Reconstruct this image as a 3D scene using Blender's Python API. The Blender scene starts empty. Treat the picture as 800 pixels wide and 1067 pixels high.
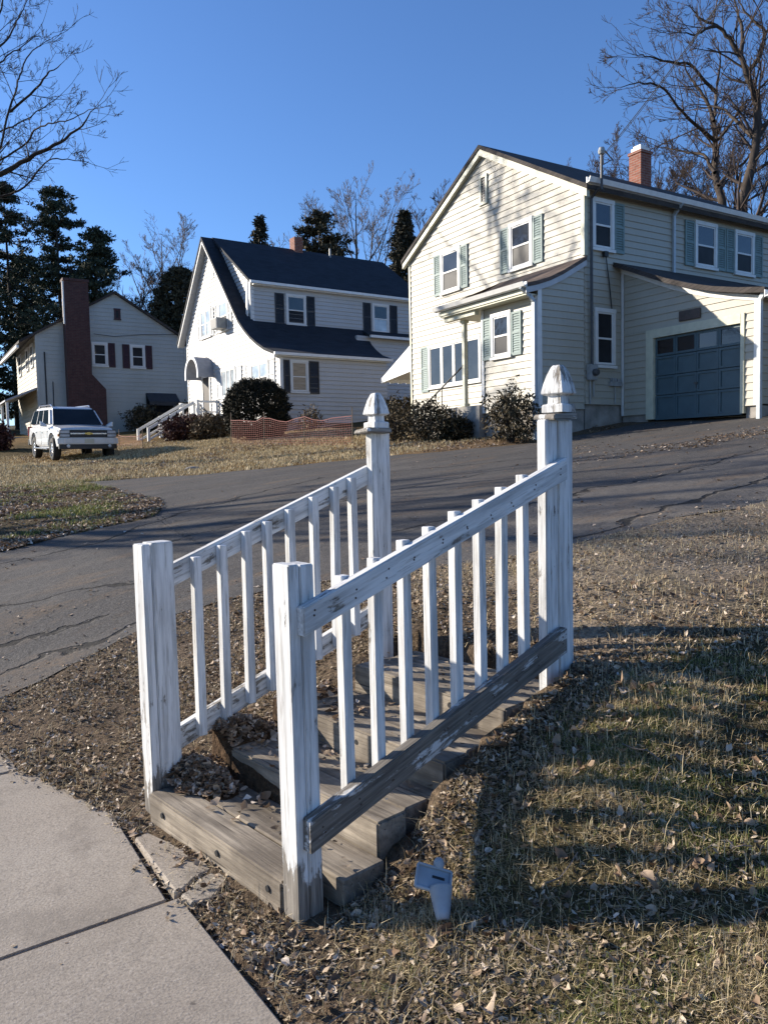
import bpy, bmesh, math, random
import numpy as np
from mathutils import Vector, Matrix

random.seed(7)
RNG = np.random.default_rng(11)
scene = bpy.context.scene
COL = scene.collection
R = math.radians

# ------------------------------------------------------------------ world, sun, camera
SUN_AZ, SUN_EL = R(-50.0), R(20.0)          # direction in which the light travels, height of the sun
world = bpy.data.worlds.new("World")
scene.world = world
world.use_nodes = True
nt = world.node_tree
nt.nodes.clear()
sky = nt.nodes.new('ShaderNodeTexSky')
sky.sky_type = 'NISHITA'
sky.sun_disc = False
sky.sun_elevation = SUN_EL
sky.sun_rotation = math.atan2(-math.cos(SUN_AZ), -math.sin(SUN_AZ))
sky.altitude = 300
sky.air_density = 1.0
sky.dust_density = 0.25
sky.ozone_density = 6.0
bg = nt.nodes.new('ShaderNodeBackground')
bg.inputs['Strength'].default_value = 0.10
wo = nt.nodes.new('ShaderNodeOutputWorld')
tint = nt.nodes.new('ShaderNodeMix'); tint.data_type = 'RGBA'; tint.blend_type = 'MULTIPLY'
tint.inputs[0].default_value = 1.0; tint.inputs[7].default_value = (0.95, 0.985, 1.08, 1)
nt.links.new(sky.outputs[0], tint.inputs[6]); nt.links.new(tint.outputs[2], bg.inputs[0])
nt.links.new(bg.outputs[0], wo.inputs[0])

sd = Vector((math.cos(SUN_AZ) * math.cos(SUN_EL), math.sin(SUN_AZ) * math.cos(SUN_EL), -math.sin(SUN_EL)))
sun = bpy.data.lights.new("sun", 'SUN')
sun.energy = 5.0
sun.angle = R(0.53)
sun.color = (1.0, 0.90, 0.76)
so = bpy.data.objects.new("sun", sun)
so.rotation_euler = sd.to_track_quat('-Z', 'Y').to_euler()
so.location = (-40, 60, 40)
COL.objects.link(so)

PITCH, ROLL, YAW = R(3.79), R(-1.208), R(31.58)
cy, sy = math.cos(YAW), math.sin(YAW)
def tow(v):
    return Vector((v[0] * cy + v[1] * sy, -v[0] * sy + v[1] * cy, v[2]))
_f = Vector((0, math.cos(PITCH), -math.sin(PITCH)))
_u = Vector((0, math.sin(PITCH), math.cos(PITCH)))
_x = Vector((1, 0, 0))
AX = tow(_x * math.cos(ROLL) + _u * math.sin(ROLL))
AU = tow(_u * math.cos(ROLL) - _x * math.sin(ROLL))
AF = tow(_f)
cam = bpy.data.cameras.new("camera")
cam.sensor_fit = 'VERTICAL'
cam.sensor_height = 36.0
cam.lens = 36.0 * 821.0 / 1067.0
cam.clip_start = 0.05
cam.clip_end = 2000
co = bpy.data.objects.new("camera", cam)
m = Matrix((AX, AU, -AF)).transposed().to_4x4()
m.translation = Vector((0, 0, 1.5))
co.matrix_world = m
COL.objects.link(co)
scene.camera = co
scene.view_settings.view_transform = 'Standard'
scene.view_settings.look = 'None'
scene.view_settings.gamma = 1.0
scene.view_settings.exposure = 0.95
scene.cycles.max_bounces = 6
scene.cycles.transparent_max_bounces = 6

# ------------------------------------------------------------------ object helpers
def tag(o, label=None, cat=None, group=None, kind=None):
    if label: o['label'] = label
    if cat: o['category'] = cat
    if group: o['group'] = group
    if kind: o['kind'] = kind
    return o

def empty(name, loc, label, cat, rotz=0.0, group=None):
    o = bpy.data.objects.new(name, None)
    o.empty_display_size = 0.2
    COL.objects.link(o)
    o.location = loc
    o.rotation_euler = (0, 0, rotz)
    return tag(o, label, cat, group)

class MB:
    """collects faces of one mesh; coordinates are site coordinates, `org` is taken off when built"""
    def __init__(s): s.v = []; s.f = []
    def add(s, vs, fs):
        n = len(s.v)
        s.v.extend([tuple(map(float, p)) for p in vs])
        s.f.extend([tuple(i + n for i in f) for f in fs])
        return s
    def hexa(s, p):     # 8 points: bottom ring 0-3, top ring 4-7
        return s.add(p, [(3, 2, 1, 0), (4, 5, 6, 7), (0, 1, 5, 4), (1, 2, 6, 5), (2, 3, 7, 6), (3, 0, 4, 7)])
    def box(s, x0, x1, y0, y1, z0, z1):
        return s.hexa([(x0, y0, z0), (x1, y0, z0), (x1, y1, z0), (x0, y1, z0), (x0, y0, z1), (x1, y0, z1), (x1, y1, z1), (x0, y1, z1)])
    def fbox(s, F, a0, a1, z0, z1, d0, d1):
        return s.hexa([F(a0, z0, d0), F(a1, z0, d0), F(a1, z0, d1), F(a0, z0, d1), F(a0, z1, d0), F(a1, z1, d0), F(a1, z1, d1), F(a0, z1, d1)])
    def prism(s, poly, fn, d0, d1):   # poly of (a,z); fn(a,z,d)
        n = len(poly)
        vs = [fn(a, z, d0) for a, z in poly] + [fn(a, z, d1) for a, z in poly]
        fs = [tuple(range(n))[::-1], tuple(range(n, 2 * n))] + [(i, (i + 1) % n, n + (i + 1) % n, n + i) for i in range(n)]
        return s.add(vs, fs)
    def bar(s, p, q, w, h, up=(0, 0, 1)):
        p, q = Vector(p), Vector(q)
        t = (q - p).normalized()
        a = t.cross(Vector(up))
        if a.length < 1e-4: a = t.cross(Vector((1, 0, 0)))
        a.normalize(); b = a.cross(t).normalized()
        A, B = a * w / 2, b * h / 2
        return s.hexa([p - A - B, p + A - B, p + A + B, p - A + B, q - A - B, q + A - B, q + A + B, q - A + B])
    def tube(s, pts, rad, n=8, cap=True):
        pts = [Vector(p) for p in pts]
        if not isinstance(rad, (list, tuple)): rad = [rad] * len(pts)
        rings = []
        ref = Vector((0.31, 0.17, 0.93)).normalized()
        for i, p in enumerate(pts):
            t = (pts[min(i + 1, len(pts) - 1)] - pts[max(i - 1, 0)])
            t = t.normalized() if t.length > 1e-9 else Vector((0, 0, 1))
            a = t.cross(ref)
            if a.length < 0.1: a = t.cross(Vector((1, 0, 0)))
            a.normalize(); b = t.cross(a)
            rings.append([p + (a * math.cos(2 * math.pi * k / n) + b * math.sin(2 * math.pi * k / n)) * rad[i] for k in range(n)])
        vs = [q for r_ in rings for q in r_]
        fs = []
        for i in range(len(pts) - 1):
            for k in range(n):
                k2 = (k + 1) % n
                fs.append((i * n + k, i * n + k2, (i + 1) * n + k2, (i + 1) * n + k))
        if cap:
            fs.append(tuple(range(n))[::-1]); fs.append(tuple(range((len(pts) - 1) * n, len(pts) * n)))
        return s.add(vs, fs)
    def lathe(s, prof, c, axis='z', n=24):    # prof of (r,h)
        vs = []
        for r_, h in prof:
            for k in range(n):
                A = 2 * math.pi * k / n
                u, v = r_ * math.cos(A), r_ * math.sin(A)
                vs.append((c[0] + u, c[1] + v, c[2] + h) if axis == 'z' else ((c[0] + u, c[1] + h, c[2] + v) if axis == 'y' else (c[0] + h, c[1] + u, c[2] + v)))
        fs = []
        for i in range(len(prof) - 1):
            for k in range(n):
                k2 = (k + 1) % n
                fs.append((i * n + k, i * n + k2, (i + 1) * n + k2, (i + 1) * n + k))
        return s.add(vs, fs)
    def build(s, name, mat, parent=None, org=(0, 0, 0), bevel=0.0, smooth=False, norm=True, seg=1, loc=None, rot=None):
        me = bpy.data.meshes.new(name)
        me.from_pydata([(x - org[0], y - org[1], z - org[2]) for x, y, z in s.v], [], s.f)
        if norm or bevel:
            bm = bmesh.new(); bm.from_mesh(me)
            if norm: bmesh.ops.recalc_face_normals(bm, faces=bm.faces)
            if bevel:
                es = [e for e in bm.edges if len(e.link_faces) == 2 and e.calc_face_angle(0) > 0.5]
                bmesh.ops.bevel(bm, geom=es, offset=bevel, segments=seg, affect='EDGES', clamp_overlap=True)
            bm.to_mesh(me); bm.free()
        if smooth:
            me.polygons.foreach_set('use_smooth', [True] * len(me.polygons))
        me.materials.append(mat)
        o = bpy.data.objects.new(name, me)
        COL.objects.link(o)
        if parent is not None: o.parent = parent
        if loc is not None: o.location = loc
        if rot is not None: o.rotation_euler = rot
        return o

def npmesh(name, verts, faces_list, mat, parent=None, smooth=False):
    """verts (n,3); faces_list: list of integer arrays (m,k)"""
    me = bpy.data.meshes.new(name)
    verts = np.asarray(verts, np.float32)
    me.vertices.add(len(verts)); me.vertices.foreach_set('co', verts.ravel())
    loops = np.concatenate([f.ravel() for f in faces_list]).astype(np.int32)
    tot = np.concatenate([np.full(len(f), f.shape[1], np.int32) for f in faces_list])
    start = np.concatenate([[0], np.cumsum(tot)[:-1]]).astype(np.int32)
    me.loops.add(len(loops)); me.loops.foreach_set('vertex_index', loops)
    me.polygons.add(len(tot)); me.polygons.foreach_set('loop_start', start); me.polygons.foreach_set('loop_total', tot)
    if smooth: me.polygons.foreach_set('use_smooth', np.ones(len(tot), bool))
    me.materials.append(mat)
    me.update(calc_edges=True); me.validate()
    o = bpy.data.objects.new(name, me)
    COL.objects.link(o)
    if parent is not None: o.parent = parent
    return o

# ------------------------------------------------------------------ materials
def newmat(name):
    mt = bpy.data.materials.new(name); mt.use_nodes = True
    n = mt.node_tree
    b = n.nodes['Principled BSDF']
    return mt, n, b
def N(n, t, **kw):
    x = n.nodes.new(t)
    for k, v in kw.items(): setattr(x, k, v)
    return x
def ramp(n, fac, stops):
    r_ = N(n, 'ShaderNodeValToRGB')
    el = r_.color_ramp.elements
    while len(el) < len(stops): el.new(0.5)
    for e, (p, c) in zip(el, stops):
        e.position = p; e.color = (c[0], c[1], c[2], 1) if not isinstance(c, (int, float)) else (c, c, c, 1)
    n.links.new(fac, r_.inputs[0])
    return r_.outputs[0]
def coord(n, scale=(1, 1, 1), kind='Object'):
    tc = N(n, 'ShaderNodeTexCoord'); mp = N(n, 'ShaderNodeMapping')
    mp.inputs['Scale'].default_value = scale
    n.links.new(tc.outputs[kind], mp.inputs[0])
    return mp.outputs[0]
def noise(n, vec, scale, detail=4, rough=0.55, dist=0.0):
    x = N(n, 'ShaderNodeTexNoise')
    x.inputs['Scale'].default_value = scale; x.inputs['Detail'].default_value = detail
    x.inputs['Roughness'].default_value = rough; x.inputs['Distortion'].default_value = dist
    if vec is not None: n.links.new(vec, x.inputs['Vector'])
    return x.outputs['Fac']
def mixc(n, fac, a, b, mode='MIX'):
    x = N(n, 'ShaderNodeMix', data_type='RGBA', blend_type=mode)
    for s_, v in ((0, fac), (6, a), (7, b)):
        if isinstance(v, (int, float)): x.inputs[s_].default_value = v
        elif isinstance(v, tuple): x.inputs[s_].default_value = (*v[:3], 1)
        else: n.links.new(v, x.inputs[s_])
    return x.outputs[2]
def mathn(n, op, a, b=None, c=None, clamp=False):
    x = N(n, 'ShaderNodeMath', operation=op, use_clamp=clamp)
    for i, v in enumerate((a, b, c)):
        if v is None: continue
        if isinstance(v, (int, float)): x.inputs[i].default_value = v
        else: n.links.new(v, x.inputs[i])
    return x.outputs[0]
def bump(n, b, h, strength=0.3, dist=0.01):
    x = N(n, 'ShaderNodeBump')
    x.inputs['Strength'].default_value = strength; x.inputs['Distance'].default_value = dist
    n.links.new(h, x.inputs['Height']); n.links.new(x.outputs[0], b.inputs['Normal'])

def plain(name, c, rough=0.6, var=0.25, scale=6, spec=0.5, metal=0.0, stretch=(1, 1, 1), bmp=0.0):
    mt, n, b = newmat(name)
    f = noise(n, coord(n, stretch), scale, 5)
    lo = tuple(max(0, x * (1 - var)) for x in c); hi = tuple(min(1, x * (1 + var)) for x in c)
    n.links.new(ramp(n, f, [(0.3, lo), (0.7, hi)]), b.inputs['Base Color'])
    b.inputs['Roughness'].default_value = rough; b.inputs['Metallic'].default_value = metal
    b.inputs['Specular IOR Level'].default_value = spec
    if bmp: bump(n, b, f, bmp, 0.02)
    return mt

def siding(name, c, dirt=0.25):
    mt, n, b = newmat(name)
    big = noise(n, coord(n, (0.5, 0.5, 0.35)), 1.3, 5)
    fine = noise(n, coord(n, (3, 3, 0.6)), 5, 4)
    col = mixc(n, ramp(n, big, [(0.35, 0.0), (0.75, 1.0)]), c, tuple(x * (1 - dirt) * k for x, k in zip(c, (1, 0.985, 0.95))))
    col = mixc(n, mathn(n, 'MULTIPLY', ramp(n, fine, [(0.5, 0.0), (0.8, 1.0)]), 0.35), col, tuple(x * 0.72 for x in c))
    n.links.new(col, b.inputs['Base Color'])
    b.inputs['Roughness'].default_value = 0.55
    bump(n, b, noise(n, coord(n, (1, 1, 4)), 2.5, 3), 0.15, 0.02)
    return mt

def peeling(name, axis=2, amount=0.25, low=0.0, paint=(0.69, 0.69, 0.68), wk=1.0):
    """old white paint on grey wood; axis = the direction of the grain; low = height over which the foot is bare"""
    mt, n, b = newmat(name)
    st = [30.0, 30.0, 30.0]; st[axis] = 2.2
    st2 = [60.0, 60.0, 60.0]; st2[axis] = 3.0
    oi = N(n, 'ShaderNodeObjectInfo')
    tc = N(n, 'ShaderNodeTexCoord')
    off = N(n, 'ShaderNodeVectorMath', operation='ADD')
    cmb = N(n, 'ShaderNodeCombineXYZ')
    for i in range(3): n.links.new(mathn(n, 'MULTIPLY', oi.outputs['Random'], 17.0 + 5 * i), cmb.inputs[i])
    n.links.new(tc.outputs['Object'], off.inputs[0]); n.links.new(cmb.outputs[0], off.inputs[1])
    def mapped(s):
        mp = N(n, 'ShaderNodeMapping'); mp.inputs['Scale'].default_value = s
        n.links.new(off.outputs[0], mp.inputs[0]); return mp.outputs[0]
    grain = noise(n, mapped(st), 1.0, 6, 0.6)
    fine = noise(n, mapped(st2), 1.6, 4, 0.6)
    patch = noise(n, mapped((4, 4, 4)), 1.7, 5, 0.6)
    st3 = [11.0, 11.0, 11.0]; st3[axis] = 3.5
    chip = noise(n, mapped(st3), 2.2, 6, 0.72, 0.6)
    s_ = mathn(n, 'ADD', mathn(n, 'MULTIPLY', grain, 0.36), mathn(n, 'ADD', mathn(n, 'MULTIPLY', chip, 0.36), mathn(n, 'MULTIPLY', patch, 0.28)))
    if low > 0:
        sep = N(n, 'ShaderNodeSeparateXYZ'); n.links.new(tc.outputs['Object'], sep.inputs[0])
        foot = mathn(n, 'SUBTRACT', 1.0, mathn(n, 'DIVIDE', sep.outputs[2], low), clamp=True)
        s_ = mathn(n, 'ADD', s_, mathn(n, 'MULTIPLY', foot, 0.28))
    th = 0.665 - amount * 0.36
    bare = ramp(n, s_, [(th - 0.012, 0.0), (th + 0.02, 1.0)])
    wood = ramp(n, fine, [(0.25, tuple(wk * q for q in (0.07, 0.062, 0.055))), (0.5, tuple(wk * q for q in (0.20, 0.18, 0.155))), (0.75, tuple(wk * q for q in (0.34, 0.31, 0.27)))])
    pcol = mixc(n, ramp(n, grain, [(0.42, 0.0), (0.62, 1.0)]), paint, tuple(p * 0.62 for p in paint))
    pcol = mixc(n, ramp(n, fine, [(0.57, 0.0), (0.63, 0.75)]), pcol, (0.38, 0.37, 0.35))
    n.links.new(mixc(n, bare, pcol, wood), b.inputs['Base Color'])
    b.inputs['Roughness'].default_value = 0.75
    b.inputs['Specular IOR Level'].default_value = 0.25
    hgt = mathn(n, 'ADD', mathn(n, 'MULTIPLY', bare, -0.6), mathn(n, 'ADD', mathn(n, 'MULTIPLY', fine, 0.5), mathn(n, 'MULTIPLY', grain, 0.6)))
    bump(n, b, hgt, 0.55, 0.004)
    return mt

def old_wood(name, axis=1, c0=(0.11, 0.092, 0.073), c1=(0.46, 0.395, 0.31)):
    mt, n, b = newmat(name)
    st = [26.0, 26.0, 26.0]; st[axis] = 1.5
    g = noise(n, coord(n, tuple(st)), 1.0, 7, 0.65, 0.4)
    p = noise(n, coord(n, (3, 3, 3)), 1.6, 5)
    st2 = [80.0, 80.0, 80.0]; st2[axis] = 2.0
    cr = noise(n, coord(n, tuple(st2)), 1.0, 3, 0.5)
    col = ramp(n, g, [(0.28, c0), (0.5, tuple((a + b_) / 2 for a, b_ in zip(c0, c1))), (0.72, c1)])
    col = mixc(n, ramp(n, p, [(0.42, 0.0), (0.62, 0.75)]), col, tuple(x * 1.15 for x in c0))
    col = mixc(n, ramp(n, cr, [(0.62, 0.0), (0.7, 0.8)]), col, (0.03, 0.026, 0.022))
    n.links.new(col, b.inputs['Base Color'])
    b.inputs['Roughness'].default_value = 0.85; b.inputs['Specular IOR Level'].default_value = 0.2
    bump(n, b, mathn(n, 'ADD', g, mathn(n, 'MULTIPLY', cr, -0.6)), 0.7, 0.008)
    return mt

def brick(name, c1, c2, mortar, scale=1.0):
    mt, n, b = newmat(name)
    tc = N(n, 'ShaderNodeTexCoord'); sep = N(n, 'ShaderNodeSeparateXYZ'); cm = N(n, 'ShaderNodeCombineXYZ')
    n.links.new(tc.outputs['Object'], sep.inputs[0])
    n.links.new(mathn(n, 'ADD', sep.outputs[0], sep.outputs[1]), cm.inputs[0]); n.links.new(sep.outputs[2], cm.inputs[1])
    bt = N(n, 'ShaderNodeTexBrick')
    bt.inputs['Scale'].default_value = scale
    bt.inputs['Brick Width'].default_value = 0.22; bt.inputs['Row Height'].default_value = 0.075; bt.inputs['Mortar Size'].default_value = 0.008
    for k, c in (('Color1', c1), ('Color2', c2), ('Mortar', mortar)): bt.inputs[k].default_value = (*c, 1)
    n.links.new(cm.outputs[0], bt.inputs['Vector'])
    f = noise(n, coord(n), 7, 4)
    n.links.new(mixc(n, ramp(n, f, [(0.4, 0.0), (0.75, 0.6)]), bt.outputs['Color'], tuple(x * 0.45 for x in c1)), b.inputs['Base Color'])
    b.inputs['Roughness'].default_value = 0.85
    bump(n, b, bt.outputs['Fac'], -0.4, 0.01)
    return mt

def shingle(name, c, row=0.14):
    mt, n, b = newmat(name)
    tc = N(n, 'ShaderNodeTexCoord'); sep = N(n, 'ShaderNodeSeparateXYZ'); cm = N(n, 'ShaderNodeCombineXYZ')
    n.links.new(tc.outputs['Object'], sep.inputs[0])
    n.links.new(sep.outputs[0], cm.inputs[0]); n.links.new(mathn(n, 'ADD', sep.outputs[2], mathn(n, 'MULTIPLY', sep.outputs[1], 0.35)), cm.inputs[1])
    bt = N(n, 'ShaderNodeTexBrick')
    bt.inputs['Brick Width'].default_value = 0.30; bt.inputs['Row Height'].default_value = row * 0.6; bt.inputs['Mortar Size'].default_value = 0.006
    bt.inputs['Scale'].default_value = 1.0
    for k, q in (('Color1', tuple(x * 0.75 for x in c)), ('Color2', tuple(x * 1.3 for x in c)), ('Mortar', tuple(x * 0.35 for x in c))): bt.inputs[k].default_value = (*q, 1)
    n.links.new(cm.outputs[0], bt.inputs['Vector'])
    f = noise(n, coord(n), 1.2, 6)
    n.links.new(mixc(n, ramp(n, f, [(0.4, 0.0), (0.75, 0.5)]), bt.outputs['Color'], tuple(x * 1.6 for x in c)), b.inputs['Base Color'])
    b.inputs['Roughness'].default_value = 0.85; b.inputs['Specular IOR Level'].default_value = 0.3
    bump(n, b, mathn(n, 'ADD', bt.outputs['Fac'], mathn(n, 'MULTIPLY', noise(n, coord(n), 60, 2), -0.5)), -0.5, 0.012)
    return mt

def island(name, stops, rough=0.75, trans=0.0, spec=0.2):
    """one colour per loose piece (leaf, blade, needle tuft)"""
    mt, n, b = newmat(name)
    g = N(n, 'ShaderNodeNewGeometry')
    n.links.new(ramp(n, g.outputs['Random Per Island'], stops), b.inputs['Base Color'])
    b.inputs['Roughness'].default_value = rough; b.inputs['Specular IOR Level'].default_value = spec
    if trans:
        out = n.nodes['Material Output']
        tr = N(n, 'ShaderNodeBsdfTranslucent'); mx = N(n, 'ShaderNodeMixShader'); mx.inputs[0].default_value = trans
        n.links.new(ramp(n, g.outputs['Random Per Island'], stops), tr.inputs[0])
        n.links.new(b.outputs[0], mx.inputs[1]); n.links.new(tr.outputs[0], mx.inputs[2]); n.links.new(mx.outputs[0], out.inputs[0])
    return mt

def glass(name, c=(0.02, 0.024, 0.03), rough=0.04, spec=0.6, wav=0.05):
    mt, n, b = newmat(name)
    n.links.new(ramp(n, noise(n, coord(n), 1.6, 3), [(0.3, tuple(x * 0.6 for x in c)), (0.7, tuple(x * 1.4 for x in c))]), b.inputs['Base Color'])
    b.inputs['Roughness'].default_value = rough; b.inputs['Specular IOR Level'].default_value = spec
    b.inputs['IOR'].default_value = 1.5
    bump(n, b, noise(n, coord(n), 2.2, 2), wav, 0.05)
    return mt

M = {}
M['side_cream'] = siding('cream_siding', (0.41, 0.384, 0.318), 0.13)
M['side_white'] = siding('white_siding', (0.485, 0.48, 0.47), 0.10)
M['side_grey'] = siding('grey_siding', (0.42, 0.435, 0.41), 0.22)
M['trim'] = plain('white_trim', (0.66, 0.655, 0.63), 0.5, 0.06)
M['trim_cream'] = plain('cream_trim', (0.50, 0.49, 0.37), 0.55, 0.12)
M['soffit'] = plain('grey_soffit', (0.42, 0.43, 0.44), 0.6, 0.1)
M['gutter'] = plain('gutter_white', (0.72, 0.72, 0.70), 0.4, 0.08)
M['downspout'] = plain('downspout_grey', (0.40, 0.44, 0.47), 0.4, 0.08)
M['sh_green'] = plain('shutter_green', (0.17, 0.235, 0.225), 0.6, 0.15)
M['sh_grey'] = plain('shutter_pale', (0.40, 0.42, 0.43), 0.6, 0.15)
M['sh_black'] = plain('shutter_black', (0.018, 0.019, 0.021), 0.5, 0.2)
M['sh_red'] = plain('shutter_maroon', (0.045, 0.014, 0.016), 0.6, 0.2)
M['glass'] = glass('window_glass')
M['glass_low'] = glass('screened_glass', (0.022, 0.023, 0.026), 0.45, 0.12, 0.0)
M['glass_pale'] = glass('curtained_glass', (0.42, 0.47, 0.50), 0.05, 0.9, 0.03)
M['glass_blind'] = plain('tan_blind', (0.30, 0.24, 0.17), 0.4, 0.3, 9, stretch=(0.3, 0.3, 5))
M['roof_brown'] = shingle('brown_shingle', (0.050, 0.042, 0.038))
M['roof_entry'] = shingle('warm_shingle', (0.105, 0.078, 0.065))
M['roof_navy'] = shingle('dark_blue_shingle', (0.020, 0.024, 0.031))
M['roof_green'] = shingle('green_shingle', (0.20, 0.24, 0.18))
M['found'] = plain('foundation_concrete', (0.27, 0.25, 0.225), 0.9, 0.35, 3, 0.2, bmp=0.4)
M['found_pink'] = plain('foundation_block', (0.36, 0.33, 0.31), 0.9, 0.2, 3, 0.2, bmp=0.3)
M['brick_red'] = brick('red_brick', (0.20, 0.055, 0.030), (0.27, 0.085, 0.048), (0.24, 0.20, 0.17))
M['brick_dark'] = brick('dark_brick', (0.060, 0.022, 0.020), (0.085, 0.032, 0.028), (0.07, 0.055, 0.05))
M['metal_dark'] = plain('dark_metal', (0.05, 0.05, 0.052), 0.5, 0.3)
M['metal_grey'] = plain('grey_metal', (0.30, 0.31, 0.31), 0.45, 0.2)
M['cable'] = plain('black_cable', (0.015, 0.015, 0.016), 0.6, 0.2)
M['garage'] = plain('garage_blue', (0.050, 0.090, 0.108), 0.55, 0.14, 4)
M['garage_glass'] = glass('garage_glass', (0.018, 0.012, 0.012), 0.08, 0.7)
M['plaque'] = plain('plaque_brown', (0.05, 0.032, 0.026), 0.5, 0.4, 14)
M['awning_white'] = plain('awning_white', (0.80, 0.81, 0.82), 0.5, 0.04)
M['awning_grey'] = plain('awning_grey', (0.30, 0.31, 0.34), 0.6, 0.1)
M['awning_dark'] = plain('awning_dark', (0.035, 0.036, 0.04), 0.7, 0.2)
M['door_dark'] = plain('dark_door', (0.03, 0.022, 0.018), 0.5, 0.2)
M['concrete_step'] = plain('step_concrete', (0.30, 0.285, 0.26), 0.9, 0.2, 8, 0.2)
M['peel_post'] = peeling('peeling_paint_post', 2, 0.24, 0.30)
M['peel_rail'] = peeling('peeling_paint_rail', 0, 0.25)
M['peel_bal'] = peeling('peeling_paint_baluster', 2, 0.18)
M['peel_bottom'] = peeling('worn_bottom_rail', 0, 0.60, 0.0, (0.52, 0.52, 0.51), 0.7)
M['peel_bottom2'] = peeling('worn_inner_rail', 0, 0.34)
M['peel_finial'] = peeling('peeling_finial', 2, 0.34)
M['peel_cap'] = peeling('worn_cap', 0, 0.62)
M['timber'] = old_wood('weathered_timber', 1)
M['plank'] = old_wood('weathered_plank', 1, (0.09, 0.075, 0.06), (0.36, 0.31, 0.245))
M['bark'] = plain('bark', (0.060, 0.048, 0.040), 0.9, 0.4, 9, 0.15, stretch=(1, 1, 0.3), bmp=0.6)
M['bark_dark'] = plain('dark_bark', (0.042, 0.036, 0.032), 0.9, 0.4, 9, 0.15)
M['twig'] = plain('twig', (0.062, 0.048, 0.042), 0.9, 0.3, 4, 0.15)
M['twig_pale'] = plain('pale_twig', (0.15, 0.125, 0.11), 0.9, 0.3, 4, 0.15)
M['needle'] = island('pine_needles', [(0.0, (0.022, 0.030, 0.022)), (0.6, (0.045, 0.060, 0.040)), (1.0, (0.095, 0.105, 0.062))])
M['needle_brown'] = island('bronzed_needles', [(0.0, (0.028, 0.028, 0.018)), (0.6, (0.060, 0.053, 0.032)), (1.0, (0.12, 0.098, 0.055))])
M['needle_spruce'] = island('spruce_needles', [(0.0, (0.025, 0.026, 0.018)), (0.6, (0.045, 0.043, 0.028)), (1.0, (0.095, 0.075, 0.045))])
M['yew'] = island('yew_leaves', [(0.0, (0.010, 0.012, 0.008)), (0.6, (0.022, 0.021, 0.012)), (1.0, (0.060, 0.046, 0.026))])
M['shrub_green'] = island('shrub_leaves', [(0.0, (0.022, 0.018, 0.011)), (0.45, (0.055, 0.045, 0.026)), (0.8, (0.10, 0.076, 0.042)), (1.0, (0.20, 0.15, 0.085))])
M['shrub_red'] = island('barberry_leaves', [(0.0, (0.030, 0.010, 0.010)), (0.5, (0.070, 0.028, 0.024)), (1.0, (0.12, 0.062, 0.045))])
M['shrub_tan'] = island('dry_shrub', [(0.0, (0.05, 0.032, 0.02)), (0.5, (0.11, 0.08, 0.045)), (1.0, (0.2, 0.15, 0.085))])
M['leaf'] = island('dry_leaves', [(0.0, (0.075, 0.045, 0.028)), (0.25, (0.18, 0.118, 0.075)), (0.6, (0.32, 0.23, 0.155)), (0.88, (0.46, 0.36, 0.265)), (1.0, (0.68, 0.59, 0.50))], 0.7, 0.12)
M['chaff'] = island('leaf_chaff', [(0.0, (0.07, 0.05, 0.034)), (0.4, (0.19, 0.142, 0.098)), (0.8, (0.36, 0.29, 0.21)), (1.0, (0.62, 0.53, 0.42))], 0.8)
M['grass'] = island('lawn_grass', [(0.0, (0.062, 0.088, 0.022)), (0.5, (0.165, 0.195, 0.050)), (0.8, (0.33, 0.32, 0.11)), (1.0, (0.60, 0.51, 0.26))], 0.6, 0.2)
M['straw'] = island('dead_grass', [(0.0, (0.20, 0.15, 0.08)), (0.5, (0.46, 0.365, 0.205)), (1.0, (0.76, 0.64, 0.42))], 0.7, 0.15)
M['plastic'] = plain('old_plastic', (0.33, 0.35, 0.37), 0.55, 0.35)
M['net'] = plain('red_netting', (0.20, 0.022, 0.014), 0.6, 0.15)
M['stake'] = plain('fence_stake', (0.22, 0.16, 0.11), 0.8, 0.3)
M['rust'] = plain('rusty_nail', (0.06, 0.035, 0.025), 0.7, 0.4, 40)
M['rock'] = plain('field_stone', (0.24, 0.225, 0.205), 0.9, 0.3, 8, 0.2, bmp=0.5)

# ------------------------------------------------------------------ lie of the land
CP = np.array([(-12,-8,-.9),(-12,10,-.1),(-12,40,1.6),(-6,2,-.2),(-6,10,.1),(-6,30,1.2),(-6,-5,-.45),(-1,-1,-.08),(-1,3,0),(-1,6,.08),(.3,-2,-.12),(.3,1,-.02),(.3,2.5,0),(.3,4,.02),(.5,6,.12),(.9,9,.35),(1.2,12,.6),(2,18,1.0),(3,25,1.4),(4.6,29,1.64),(4.3,32,1.78),(5,38,2.4),(.7,2.5,0),(.72,3.2,0),(1.0,2.2,.0),(.83,3.3,.0),(.9,1.5,.0),(.9,0,-.05),(1.45,2.0,.12),(2.4,2.4,.50),(2.25,3.75,.56),(1.55,3.85,.22),(1.4,5.6,.32),(2.3,5.3,.52),(1.5,7.5,.45),(2.4,1,.42),(2.4,-1,.32),(1.6,0.5,.14),(4,2.2,.74),(5,0,.8),(6.5,4.1,1.08),(6,-3,.8),(10,0,1.5),(12,6,1.8),(4,4.5,.76),(5,8,.95),(8.9,14.5,1.5),(12.5,13,1.85),(15.7,12,2.3),(17,10,2.45),(17.5,13,2.6),(13.2,17,2.15),(13.6,21,2.25),(12.8,25,2.45),(13.5,31,2.8),(8,28,2.0),(9,22,1.7),(12.5,38.5,3.1),(6,43,2.9),(10,45,3.2),(20,5,3),(25,20,4),(25,40,5),(60,60,8),(60,0,9),(90,30,11),(60,110,9),(0,80,4.5),(0,130,7),(-30,60,1.),(-30,0,-2),(20,-15,3),(60,-30,9),(0,-15,-.9),(6,-10,.5)], float)
def _k(r2): return np.where(r2 > 0, .5 * r2 * np.log(np.maximum(r2, 1e-12)), 0)
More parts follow.
